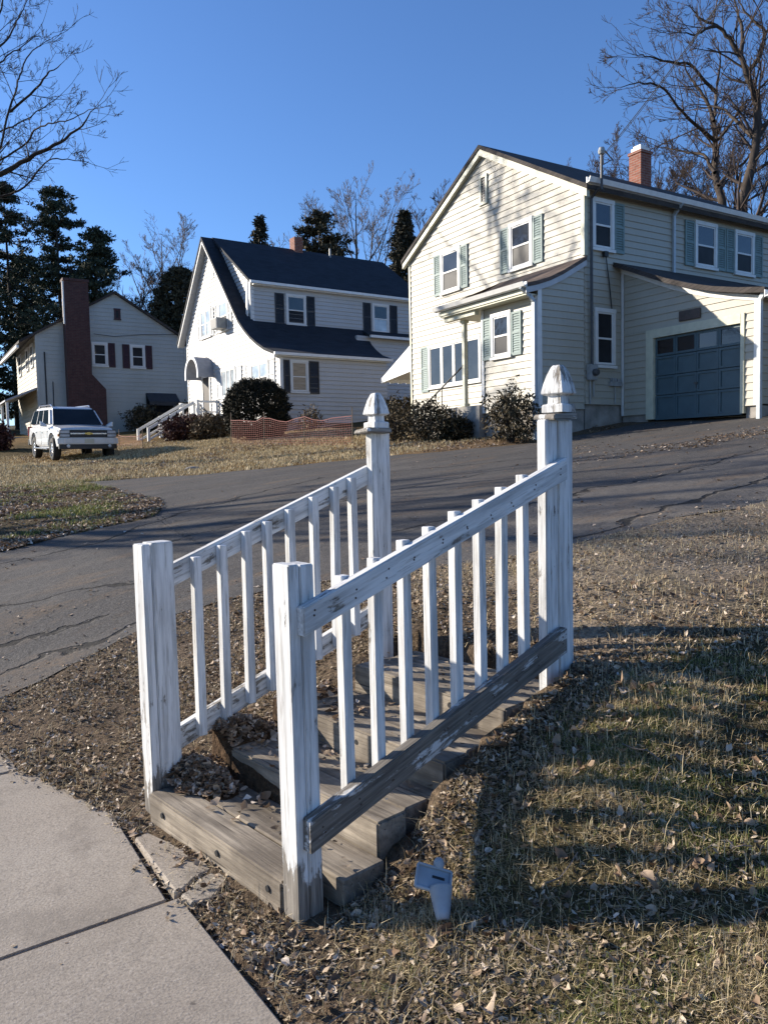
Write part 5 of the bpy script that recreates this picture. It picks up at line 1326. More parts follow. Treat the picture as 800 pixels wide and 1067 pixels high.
def rv3(rnd):
    v = np.array([rnd.gauss(0, 1), rnd.gauss(0, 1), rnd.gauss(0, 1)]); return v / (np.linalg.norm(v) + 1e-9)
def _nrm(x, y, z):
    l = math.sqrt(x * x + y * y + z * z) + 1e-9; return x / l, y / l, z / l
def twigs(W, rnd, p, d, L, r, lev, upb=.10, wob=.16, dens=1.0, rmin=.006):
    n_ = 4 if lev > 0 else 3
    g = rnd.gauss
    dx, dy, dz = _nrm(*map(float, d)); x, y, z = map(float, p)
    P = [(x, y, z)]; st = L / n_; w_ = wob * .6
    for i in range(n_):
        dx, dy, dz = _nrm(dx + g(0, w_), dy + g(0, w_), dz + g(0, w_) + upb)
        x += dx * st; y += dy * st; z += dz * st; P.append((x, y, z))
    re = max(r * .35, rmin)
    rad = [r + (re - r) * i / n_ for i in range(n_ + 1)]
    W.L.setdefault((n_ + 1, 5 if r > .05 else 3), []).append((P, rad))
    if lev <= 0: return
    for i in range(max(2, int(rnd.uniform(2.4, 4.6) * dens))):
        t = rnd.uniform(.18, 1.0); f = t * n_; a = min(int(f), n_ - 1); u = f - a
        q0, q1 = P[a], P[a + 1]
        q = (q0[0] + (q1[0] - q0[0]) * u, q0[1] + (q1[1] - q0[1]) * u, q0[2] + (q1[2] - q0[2]) * u)
        tx, ty, tz_ = _nrm(q1[0] - q0[0], q1[1] - q0[1], q1[2] - q0[2])
        rx, ry, rz = g(0, 1), g(0, 1), g(0, 1)
        sx, sy2, sz = _nrm(ty * rz - tz_ * ry, tz_ * rx - tx * rz, tx * ry - ty * rx)
        an = rnd.uniform(.4, .9); c, s_ = math.cos(an), math.sin(an)
        twigs(W, rnd, q, (tx * c + sx * s_, ty * c + sy2 * s_, tz_ * c + sz * s_), L * rnd.uniform(.42, .72) * (1.05 - .35 * t), max((r + (re - r) * t) * .6, rmin), lev - 1, upb, wob, dens, rmin)

def smooth_line(P, sub=4):
    P = np.array(P, float); out = []
    Q = np.vstack([2 * P[0] - P[1], P, 2 * P[-1] - P[-2]])
    for i in range(1, len(Q) - 2):
        for j in range(sub):
            t = j / sub
            out.append(.5 * (2 * Q[i] + (Q[i + 1] - Q[i - 1]) * t + (2 * Q[i - 1] - 5 * Q[i] + 4 * Q[i + 1] - Q[i + 2]) * t * t + (3 * Q[i] - Q[i - 1] - 3 * Q[i + 1] + Q[i + 2]) * t ** 3))
    out.append(P[-1]); return np.array(out)

def limb_tree(name, limbs, base, r0, label, seed, mat, twmat, group, lev=3, L0=2.2, dens=1.0, rmin=.008, step=.55, wiggle=.05, rl=.42):
    rnd = random.Random(seed)
    e = empty(name, base, label, 'tree', 0, group)
    Tk, Cr = Wood(), Wood()
    for i, lb in enumerate(limbs):
        P = smooth_line(([tuple(base[:2]) + (base[2] - .3,)] if i == 0 else []) + list(lb), 4)
        P = P + np.array([rv3(rnd) * wiggle for _ in P]) * np.linspace(0, 1, len(P))[:, None]
        L = np.linalg.norm(np.diff(P, axis=0), axis=1).sum()
        ra = r0 if i == 0 else r0 * rl
        if i: ra = max(.02, min(r0 * rl, L * .022))
        rad = ra * (1 - np.linspace(0, 1, len(P))) ** .8 + rmin * 1.2
        Tk.tube(P, rad, 8 if i == 0 else 6)
        acc = 0; start = .30 if i == 0 else .18
        cum = np.concatenate([[0], np.cumsum(np.linalg.norm(np.diff(P, axis=0), axis=1))])
        s_ = L * start
        while s_ < L:
            j = int(np.searchsorted(cum, s_)) - 1; j = max(0, min(j, len(P) - 2)); q = P[j]; tn = P[j + 1] - P[j]; tn /= np.linalg.norm(tn) + 1e-9
            sd_ = np.cross(tn, rv3(rnd)); sd_ /= np.linalg.norm(sd_) + 1e-9; an = rnd.uniform(.5, 1.05)
            fall = 1.0 - .55 * s_ / L
            twigs(Cr, rnd, q, tn * math.cos(an) + sd_ * math.sin(an), L0 * rnd.uniform(.5, 1.1) * fall, max(rad[j] * .45, rmin), lev, .07, .17, dens, rmin)
            s_ += step * rnd.uniform(.6, 1.4)
        twigs(Cr, rnd, P[-1], P[-1] - P[-2], L0 * .5, rmin * 1.6, lev - 1, .06, .15, dens, rmin)
    Tk.build('trunk', mat, e, base); Cr.build('crown', twmat, e, base)
    return e

def wild_tree(name, base, h, spread, label, seed, mat, twmat, group, fork=.25, n_main=6, lev=3, dens=1.0, rmin=.012, r0=None):
    """a bare tree grown freely: stem, rising main limbs, fine twigs"""
    rnd = random.Random(seed)
    e = empty(name, base, label, 'tree', 0, group)
    Tk, Cr = Wood(), Wood()
    r0 = r0 or h * .013
    top = np.array(base) + np.array([rnd.uniform(-.04, .04) * h, rnd.uniform(-.04, .04) * h, h * .9])
    P = smooth_line([np.array(base) - [0, 0, .3], np.array(base) + (top - base) * .33 + rv3(rnd) * .15, np.array(base) + (top - base) * .66 + rv3(rnd) * .25, top], 5)
    rad = r0 * (1 - np.linspace(0, 1, len(P))) ** .9 + rmin
    Tk.tube(P, rad, 7)
    for i in range(n_main):
        t = fork + (1 - fork) * (i + rnd.uniform(0, .7)) / n_main * .85
        j = int(t * (len(P) - 1)); A = i * 2.4 + rnd.uniform(-.4, .4)
        rem = h * .95 - (P[j][2] - base[2])
        reach = spread * (1.0 - .55 * max(0, (t - .35)))
        end = P[j] + np.array([math.cos(A) * reach, math.sin(A) * reach, rem * rnd.uniform(.62, .98)])
        mid = P[j] + (end - P[j]) * .5 + np.array([math.cos(A), math.sin(A), 0]) * reach * .10 + rv3(rnd) * .2
        Q = smooth_line([P[j], mid, end], 5); r1 = np.linspace(rad[j] * .6, rmin * 1.2, len(Q))
        Tk.tube(Q, r1, 5)
        L = np.linalg.norm(end - P[j])
        for k in range(int(7 * dens) + 2):
            f = rnd.uniform(.15, 1); q = Q[int(f * (len(Q) - 1))]; tn = Q[-1] - Q[0]; tn /= np.linalg.norm(tn)
            sd_ = np.cross(tn, rv3(rnd)); sd_ /= np.linalg.norm(sd_) + 1e-9; an = rnd.uniform(.35, .8)
            twigs(Cr, rnd, q, tn * math.cos(an) + sd_ * math.sin(an), min(L, h * .35) * rnd.uniform(.3, .6) * (1.1 - .5 * f), max(r1[int(f * (len(Q) - 1))] * .5, rmin), lev, .12, .15, dens, rmin)
    for k in range(int(8 * dens)):
        f = rnd.uniform(fork, 1); q = P[int(f * (len(P) - 1))]; A = rnd.uniform(0, 6.3)
        twigs(Cr, rnd, q, np.array([math.cos(A), math.sin(A), .9]), h * .16 * rnd.uniform(.5, 1.1), rmin * 1.5, lev, .12, .15, dens, rmin)
    Tk.build('trunk', mat, e, base); Cr.build('crown', twmat, e, base)
    return e

T1=[[(32.68,23.09,12.19),(32.95,23.57,13.82),(33.27,23.96,14.68),(33.74,24.27,15.75),(34.17,24.58,16.44),(34.56,24.95,17.55),(35.13,25.23,19.11),(35.76,25.51,20.91),(36.08,25.93,22.21)],[(32.57,23.43,15.69),(31.56,23.54,16.15),(30.68,23.55,16.45),(29.9,23.51,16.83),(28.97,23.57,17.38),(27.8,23.74,17.32),(26.71,23.83,16.98)],[(32.47,23.38,14.27),(32.83,23.89,14.78),(33.12,24.46,15.55),(33.03,25.23,15.89),(32.83,26.07,16.29),(32.7,26.86,16.64)],[(32.73,23.51,17.91),(31.96,23.62,18.35),(31.2,23.74,18.88),(30.33,23.87,18.83),(29.09,24.25,18.92),(28.34,24.32,19.0)],[(32.57,23.43,15.69),(32.66,23.0,15.99),(32.81,22.56,16.61),(32.85,22.17,16.99),(32.9,21.74,17.02),(33.05,21.28,17.37)],[(32.59,23.26,13.67),(33.19,23.13,14.31),(33.95,22.89,14.84),(34.56,22.76,15.59),(35.26,22.58,16.44)],[(32.56,23.51,16.63),(32.71,23.94,17.59),(32.66,24.49,18.57),(32.6,25.04,19.46),(32.8,25.44,20.57)]]
T2=[[(31.08,21.08,11.43),(31.24,21.05,12.44),(31.53,20.95,13.53),(31.79,20.89,14.8),(31.9,20.92,16.08),(31.83,21.01,16.72),(31.58,21.23,17.55),(31.38,21.4,18.29),(31.02,21.67,19.03),(30.58,21.98,19.59),(29.97,22.38,19.97),(29.53,22.7,20.53)],[(31.85,21.02,16.73),(31.88,20.63,16.94),(32.05,20.16,17.31),(32.25,19.73,18.3)],[(31.75,20.91,14.62),(32.86,21.04,15.79),(33.89,21.2,16.79),(35.36,21.1,17.81)],[(31.59,21.24,17.56),(32.25,21.08,18.36),(32.6,21.12,19.45),(32.45,21.43,20.0),(32.22,21.79,20.56),(32.01,22.17,21.49)],[(31.72,20.94,14.81),(31.89,21.51,15.4),(32.0,22.12,16.1),(32.19,22.67,16.71),(32.19,23.33,17.15),(31.66,24.31,17.51)],[(31.59,20.94,13.71),(31.54,20.38,14.05),(31.68,19.7,14.37),(31.84,18.98,14.32)],[(31.4,21.41,18.3),(32.09,21.79,19.53),(32.54,22.31,20.8),(32.83,22.95,22.3)],[(30.61,22.0,19.61),(29.76,21.8,19.21),(28.76,21.68,18.64),(27.66,21.66,18.43)]]
T3=[[(-0.31,30.92,3.37),(-0.1,30.57,6.26),(0.42,29.98,8.48),(1.26,29.12,9.77),(2.47,27.98,10.45),(3.14,27.12,10.46),(3.86,26.26,10.78),(4.45,25.47,10.99),(4.98,24.72,11.29),(5.42,24.04,11.79)],[(0.43,30.88,8.69),(1.21,29.9,10.26),(2.29,28.65,10.85),(3.21,27.47,11.01),(3.86,26.47,11.33),(4.07,25.73,11.53),(4.38,24.9,11.42),(4.89,23.95,11.35),(5.26,23.11,11.45)],[(1.23,30.53,10.44),(2.39,29.78,11.56),(3.3,29.12,11.73),(3.65,28.87,12.86),(3.96,28.64,13.85),(4.04,28.49,14.15),(4.36,28.23,14.79),(4.7,27.92,15.07),(5.14,27.55,15.29)],[(1.87,30.18,11.02),(3.0,30.21,12.4),(3.61,30.51,13.03),(4.23,30.78,13.49),(5.1,30.93,14.28),(5.96,31.09,15.15)],[(1.23,30.53,10.44),(1.97,30.33,12.82),(2.96,29.9,14.31),(3.61,29.62,14.92),(3.94,29.52,15.24),(4.43,29.32,15.62),(4.82,29.18,16.13)],[(1.96,30.26,12.8),(2.84,30.25,14.6),(3.71,30.2,15.72),(4.09,30.4,16.32),(4.44,30.64,17.12),(4.73,30.9,17.81),(4.98,31.2,18.57)],[(1.32,30.45,10.14),(2.57,29.49,10.18),(3.84,28.53,10.5),(4.32,28.08,10.95),(4.66,27.71,11.34),(5.17,27.2,11.27),(5.76,26.62,11.07)],[(3.8,29.16,13.22),(4.48,28.33,13.76),(4.83,27.68,14.11),(5.16,27.02,14.21)],[(-0.1,31.02,6.33),(-0.51,31.33,9.83),(-0.56,31.37,12.7),(0.1,30.97,15.5)],[(1.23,30.53,10.44),(1.55,30.36,12.75),(2.07,30.08,15.03),(2.93,29.58,17.29)],[(2.95,29.77,14.25),(3.37,29.07,15.48),(3.66,28.42,16.36),(3.74,27.89,16.93)]]

def gz(x, y): return float(ground_h(x, y))
GB = 'bare trees beyond the houses'
limb_tree('bare_tree', T1, (32.6, 23.0, 5.7), .20, 'leafless tree behind the cream house, its forked stem rising just right of the brick chimney', 3, M['bark'], M['twig'], GB, 3, 3.4, 1.12, .0080, .50)
limb_tree('bare_tree', T2, (30.9, 21.2, 5.6), .23, 'biggest leafless tree behind the cream house, nearest the right edge, limbs reaching over the roof', 8, M['bark'], M['twig'], GB, 3, 3.5, 1.12, .0080, .50)
limb_tree('bare_tree', T3, (-.31, 30.92, gz(-.31, 30.92)), .15, 'leafless street tree at the left edge with thin branches against the sky', 5, M['bark_dark'], M['bark_dark'], GB, 3, 2.2, 1.0, .0055, .55, .04, .26)

for i, (x_, y_, h_, sp_, fk, nm, dn, lab) in enumerate([
    (22.8, 76.0, 19.5, 3.6, .30, 7, 1.15, 'tall leafless tree standing alone in the gap left of the white house'),
    (33.9, 58.7, 19.6, 4.2, .25, 9, 1.1, 'vase shaped leafless tree above the right end of the white house roof'),
    (15.7, 64.5, 12.0, 4.0, .15, 9, 1.3, 'twiggy bare tree just behind the gable peak of the grey house'),
    (17.4, 61.6, 10.0, 3.6, .15, 9, 1.3, 'low twiggy bare tree between the grey house roof and the round evergreen'),
    (32.1, 70.3, 17.6, 3.6, .2, 7, 1.0, 'faint bare tree whose top shows between the two evergreens over the white roof'),
    (36.5, 47.5, 14.6, 3.4, .2, 8, 1.2, 'thin bare tree showing between the pointed evergreen and the cream gable'),
    (37.5, 34.9, 14.4, 3.6, .15, 8, 1.2, 'thin bare tree showing left of the brick chimney on the cream house'),
    (40.9, 27.9, 13.6, 4.2, .15, 9, 1.3, 'dense twiggy bare tree low behind the cream house ridge, right of the chimney'),
    (37.9, 31.3, 13.6, 3.8, .15, 9, 1.3, 'low twiggy bare tree directly behind the brick chimney of the cream house'),
    (44.0, 24.0, 16.0, 4.5, .15, 9, 1.3, 'dense twiggy bare tree behind the biggest tree at the right edge')]):
    wild_tree('bare_tree', (x_, y_, tz1(x_, y_)), h_, sp_, lab, 40 + i, M['bark'], M['twig_pale'] if i in (0, 1, 4) else M['twig'], GB, fk, nm, 3, dn * .95, .012 if i < 6 else .009)

wild_tree('bare_tree', (-7.2, 22.4, tz1(-7.2, 22.4)), 12.5, 4.6, 'leafless roadside tree across the street, casting streaky shade on the driveway', 91, M['bark_dark'], M['bark_dark'], GB, .18, 9, 3, 1.0, .010, .2)

# ------------------------------------------------------------------ evergreens and shrubs
def tufts(c, rad, k, size, seed_dir=None, flat=1.0):
    """k small leaf-like faces per centre, thrown round the centres c (m,3)"""
    m_ = len(c)
    off = RNG.normal(0, 1, (m_, k, 3)); off /= np.linalg.norm(off, axis=-1, keepdims=True) + 1e-9
    off *= (RNG.uniform(0, 1, (m_, k, 1)) ** .5) * np.asarray(rad).reshape(-1, 1, 1)
    off[..., 2] *= flat
    p = (c[:, None] + off).reshape(-1, 3); n_ = len(p)
    a = RNG.normal(0, 1, (n_, 3)) + off.reshape(-1, 3) / (np.asarray(rad).mean() + 1e-9) * .9; a /= np.linalg.norm(a, axis=1)[:, None]
    b_ = np.cross(a, RNG.normal(0, 1, (n_, 3))); b_ /= np.linalg.norm(b_, axis=1)[:, None]
    s_ = size * RNG.uniform(.6, 1.4, (n_, 1))
    V = np.stack([p - b_ * s_ * .28, p + b_ * s_ * .28, p + a * s_ + b_ * s_ * .08], 1)
    return V.reshape(-1, 3), np.arange(n_ * 3).reshape(-1, 3)
def pine(base, h, r, label, seed, mat, group, open_=.35, k=22, size=.22):
    rnd = random.Random(seed)
    e = empty('pine_tree', base, label, 'tree', 0, group)
    Tk = Wood(); bx = np.array(base)
    lean = np.array([rnd.uniform(-.03, .03), rnd.uniform(-.03, .03), 1])
    P = np.array([bx + lean * h * t for t in np.linspace(-.02, .99, 12)]); Tk.tube(P, np.linspace(h * .014, .03, 12), 7)
    C = []; z = h * open_
    while z < h * .985:
        t = (z - h * open_) / (h * (1 - open_))
        reach = r * (1 - t) ** .6 * rnd.uniform(.6, 1.3) + .3
        for i in range(rnd.randint(4, 8)):
            A = rnd.uniform(0, 6.3); L = reach * rnd.uniform(.55, 1.15); q0 = bx + lean * z
            up_ = rnd.uniform(-.1, .6)
            Q = np.array([q0 + np.array([math.cos(A) * L * s_, math.sin(A) * L * s_, L * up_ * s_ ** 1.6 - .12 * L * s_]) for s_ in np.linspace(0, 1, 6)])
            Tk.tube(Q, np.linspace(.05, .015, 6), 4)
            for s_ in np.arange(.30, 1.04, .085):
                C.append(q0 + np.array([math.cos(A) * L * s_, math.sin(A) * L * s_, L * up_ * s_ ** 1.6 - .12 * L * s_]) + rv3(rnd) * .30 * np.array([1, 1, .55]))
        z += h * .040 * rnd.uniform(.5, 1.5)
    for i in range(5): C.append(bx + lean * (h - .15 * i) + rv3(rnd) * .15)
    C = np.array(C); V, F = tufts(C, RNG.uniform(.16, .42, len(C)), k, size, flat=.6)
    Tk.build('trunk', M['bark_dark'], e, base)
    npmesh('crown', V - bx, [F], mat, e)
    return e
def conifer(base, h, r, label, seed, mat, group, shape='cone', k=20, size=.30, n_=420, name='spruce_tree'):
    rnd = np.random.default_rng(seed)
    e = empty(name, base, label, 'tree', 0, group)
    bx = np.array(base)
    Tk = Wood(); Tk.tube(np.array([bx - [0, 0, .2], bx + [0, 0, h * .5], bx + [0, 0, h * .96]]), [h * .016, h * .009, .02], 6); Tk.build('trunk', M['bark_dark'], e, base)
    t = rnd.uniform(0.02, 1, n_) ** (1.0 if shape == 'cone' else .8)
    A = rnd.uniform(0, 2 * np.pi, n_)
    lay = .78 + .20 * np.sin(t * h * 2 * np.pi / (.9) + A * .5) + rnd.normal(0, .16, n_)
    R0 = (r * (1 - t) ** .85 + .06) * lay if shape == 'cone' else r * np.sqrt(np.clip(1 - (np.abs(t - .38) / .63) ** 2.2, 0.02, 1)) * (1 + .10 * np.sin(A * 3 + t * 7) + rnd.normal(0, .06, n_))
    f = rnd.uniform(.45, 1, n_) ** .5
    C = np.c_[np.cos(A) * R0 * f, np.sin(A) * R0 * f, t * h - (.12 * R0 * f if shape == 'cone' else 0)] + bx
    V, F = tufts(C, rnd.uniform(.15, .40, n_), k, size * .75, flat=.7)
    npmesh('crown', V - bx, [F], mat, e)
    return e
GE = 'evergreens behind the houses'
for i, (x_, y_, h_, r_, lab, op) in enumerate([
    (8.6, 70.5, 19.6, 5.6, 'tall dark pine over the grey house, left of the dark brick chimney', .12),
    (11.3, 65.0, 18.2, 5.0, 'dark pine directly above the dark brick chimney of the grey house', .15),
    (13.0, 61.5, 14.4, 3.4, 'smaller dark pine leaning out right of the dark brick chimney top', .2),
    (5.0, 67.5, 19.8, 5.6, 'dark pine cut by the left edge of the photo above the porch', .12),
    (9.9, 74.0, 15.0, 5.2, 'lower dark pine filling the gap behind the brick chimney, between two taller pines', .05),
    (2.2, 76.0, 13.0, 4.4, 'far dark pine low at the left edge behind the green roofed house', .05)]):
    pine((x_, y_, tz1(x_, y_)), h_, r_, lab, 60 + i, M['needle'], GE, op, 26, .20)
conifer((26.1, 60.8, tz1(26.1, 60.8)), 15.8, 3.7, 'small pointed evergreen tip showing over the white house roof, left of its little chimney', 1, M['needle_spruce'], GE, n_=800)
pine((29.4, 56.3, tz1(29.4, 56.3)), 15.2, 4.7, 'broad dark pine showing above the white house roof beside its little chimney', 71, M['needle_brown'], GE, .3, 24, .24)
conifer((28.2, 42.7, tz1(28.2, 42.7)), 11.6, 3.2, 'pointed brownish evergreen between the white roof and the cream gable', 2, M['needle_spruce'], GE, n_=1500)
conifer((18.3, 57.5, tz1(18.3, 57.5)), 10.9, 2.25, 'rounded dark evergreen between the grey house and the white house', 3, M['needle_brown'], GE, 'round', 30, .30, 1300, 'cedar_tree')

def shrub(name, loc, rx, ry, h, label, mat, seed, n_=260, k=16, size=.10, tuft=.13, ragged=.18, cat='shrub', stems=9, group=None, low=.05, floor=0.0):
    rnd = np.random.default_rng(seed)
    e = empty(name, loc, label, cat, 0, group); bx = np.array(loc)
    Tk = Wood()
    for i in range(stems):
        A = rnd.uniform(0, 6.3); f = rnd.uniform(.2, .8)
        Tk.tube(np.array([bx + [0.1 * rx * math.cos(A), .1 * ry * math.sin(A), -.05], bx + [f * .6 * rx * math.cos(A), f * .6 * ry * math.sin(A), h * .5], bx + [f * rx * math.cos(A), f * ry * math.sin(A), h * rnd.uniform(.8, 1.2)]]), [.018, .012, .004], 4)
    Tk.build('stems', M['bark_dark'], e, loc)
    A = rnd.uniform(0, 2 * np.pi, n_); t = rnd.uniform(low, 1, n_)
    R0 = np.sqrt(np.clip(1 - (np.abs(t - .48) / .56) ** 2.4, .03, 1)) * (1 + rnd.normal(0, ragged, n_)) * rnd.uniform(.35, 1, n_) ** .35
    C = np.c_[np.cos(A) * R0 * rx, np.sin(A) * R0 * ry, np.maximum(floor, t * h * (1 + rnd.normal(0, ragged * .4, n_)))] + bx
    V, F = tufts(C, np.full(n_, tuft), k, size)
    npmesh('foliage', V - bx, [F], mat, e)
    return e
shrub('clipped_shrub', (11.15, 26.75, gz(11.15, 26.75)), 1.16, 1.16, 2.06, 'big rounded dark clipped bush in front of the corner of the white house', M['yew'], 5, 1900, 20, .075, .10, .035)
shrub('shrub', (11.8, 17.05, gz(11.8, 17.05)), .5, .78, .92, 'ragged brown-green shrub below the picture window of the cream house', M['shrub_green'], 6, 230, 11, .085, .15, .34, stems=26)
shrub('shrub', (12.0, 18.9, gz(12.0, 18.9)), .45, .5, .95, 'straggly shrub at the left corner of the cream house, nearest the white awning', M['shrub_green'], 16, 110, 10, .085, .15, .34, stems=18)
shrub('shrub', (11.95, 13.85, gz(11.95, 13.85)), .45, .56, 1.05, 'ragged shrub under the entry window of the cream house, beside the downspout', M['shrub_green'], 7, 210, 11, .085, .15, .34, stems=24)
shrub('shrub', (12.05, 16.0, gz(12.05, 16.0)), .3, .32, .5, 'low dark shrub at the foot of the porch post of the cream house', M['yew'], 8, 130, 14, .10, .14, .25)
shrub('barberry_bush', (10.5, 32.7, gz(10.5, 32.7)), .8, 1.2, .85, 'reddish brown bush beside the white entry stair', M['shrub_red'], 9, 420, 16, .13, .2, .2)
shrub('shrub', (10.9, 31.0, gz(10.9, 31.0)), .7, .8, .85, 'tan dry bush between the reddish bush and the clipped bush', M['shrub_tan'], 10, 260, 16, .12, .17, .24)
shrub('shrub', (14.6, 45.9, gz(14.6, 45.9)), .7, .6, 1.1, 'dark shrub against the grey house wall below its window awning', M['shrub_green'], 11, 200, 14, .13, .2, .3)
shrub('shrub', (12.2, 45.7, gz(12.2, 45.7)), .95, .6, 1.2, 'dark leafy shrub against the grey house wall right of its chimney foot', M['shrub_green'], 14, 240, 14, .13, .2, .3)
shrub('barberry_bush', (3.6, 37.5, gz(3.6, 37.5)), .6, .6, 1.1, 'reddish bush behind the parked white car at the left edge', M['shrub_red'], 12, 200, 14, .13, .2, .2)
shrub('shrub', (13.5, 27.1, gz(13.5, 27.1)), .35, .35, .8, 'thin leggy bush against the side wall of the white house', M['shrub_tan'], 13, 60, 9, .10, .2, .35)
shrub('shrub', (14.6, 22.6, gz(14.6, 22.6)), .7, .8, 1.0, 'dark shrub under the white door awning between the two houses', M['shrub_green'], 15, 200, 14, .11, .17, .28)

# ------------------------------------------------------------------ red safety netting on stakes
def netting(path, hgt, label):
    org = (*path[0], gz(*path[0]))
    fe = empty('safety_fence', org, label, 'fence')
    for (a, b_) in zip(path[:-1], path[1:]):
        L = math.dist(a, b_); mb = MB(); ncol = int(L / .10); nr = max(5, int(hgt / .07))
        def pt_(s_, f):
            x_, y_ = a[0] + (b_[0] - a[0]) * s_, a[1] + (b_[1] - a[1]) * s_
            return (x_, y_, tz1(x_, y_) + .04 + f * (hgt - .10 * math.sin(math.pi * s_) - .04 * math.sin(9 * s_ + a[1])))
        cols_ = [[pt_(i / ncol, f / nr) for f in range(nr + 1)] for i in range(ncol + 1)]
        ux, uy = (b_[0] - a[0]) / L, (b_[1] - a[1]) / L
        for i in range(ncol + 1):
            p0, p1 = cols_[i][0], cols_[i][-1]; w_ = .0034
            mb.add([(p0[0] - ux * w_, p0[1] - uy * w_, p0[2]), (p0[0] + ux * w_, p0[1] + uy * w_, p0[2]), (p1[0] + ux * w_, p1[1] + uy * w_, p1[2]), (p1[0] - ux * w_, p1[1] - uy * w_, p1[2])], [(0, 1, 2, 3)])
        for f in range(nr + 1):
            w_ = .010 if f == nr else .0034
            for i in range(0, ncol, 4):
                p0, p1 = cols_[i][f], cols_[min(i + 4, ncol)][f]
                mb.add([(p0[0], p0[1], p0[2] - w_), (p1[0], p1[1], p1[2] - w_), (p1[0], p1[1], p1[2] + w_), (p0[0], p0[1], p0[2] + w_)], [(0, 1, 2, 3)])
        mb.build('netting', M['net'], fe, org, norm=False)
    for (x_, y_) in path:
        z_ = tz1(x_, y_); MB().tube([(x_, y_, z_ - .1), (x_ + .02, y_, z_ + hgt + .26)], .016, 6).build('stake', M['stake'], fe, org)
netting([(11.55, 20.5), (10.95, 22.5), (10.4, 24.4), (9.9, 26.1)], .86, 'see-through red plastic safety netting on thin stakes before the clipped bush and the white house')
netting([(8.3, 31.6), (7.8, 33.3), (7.2, 35.4)], .48, 'low red plastic netting between the parked white car and the foot of the white stair')

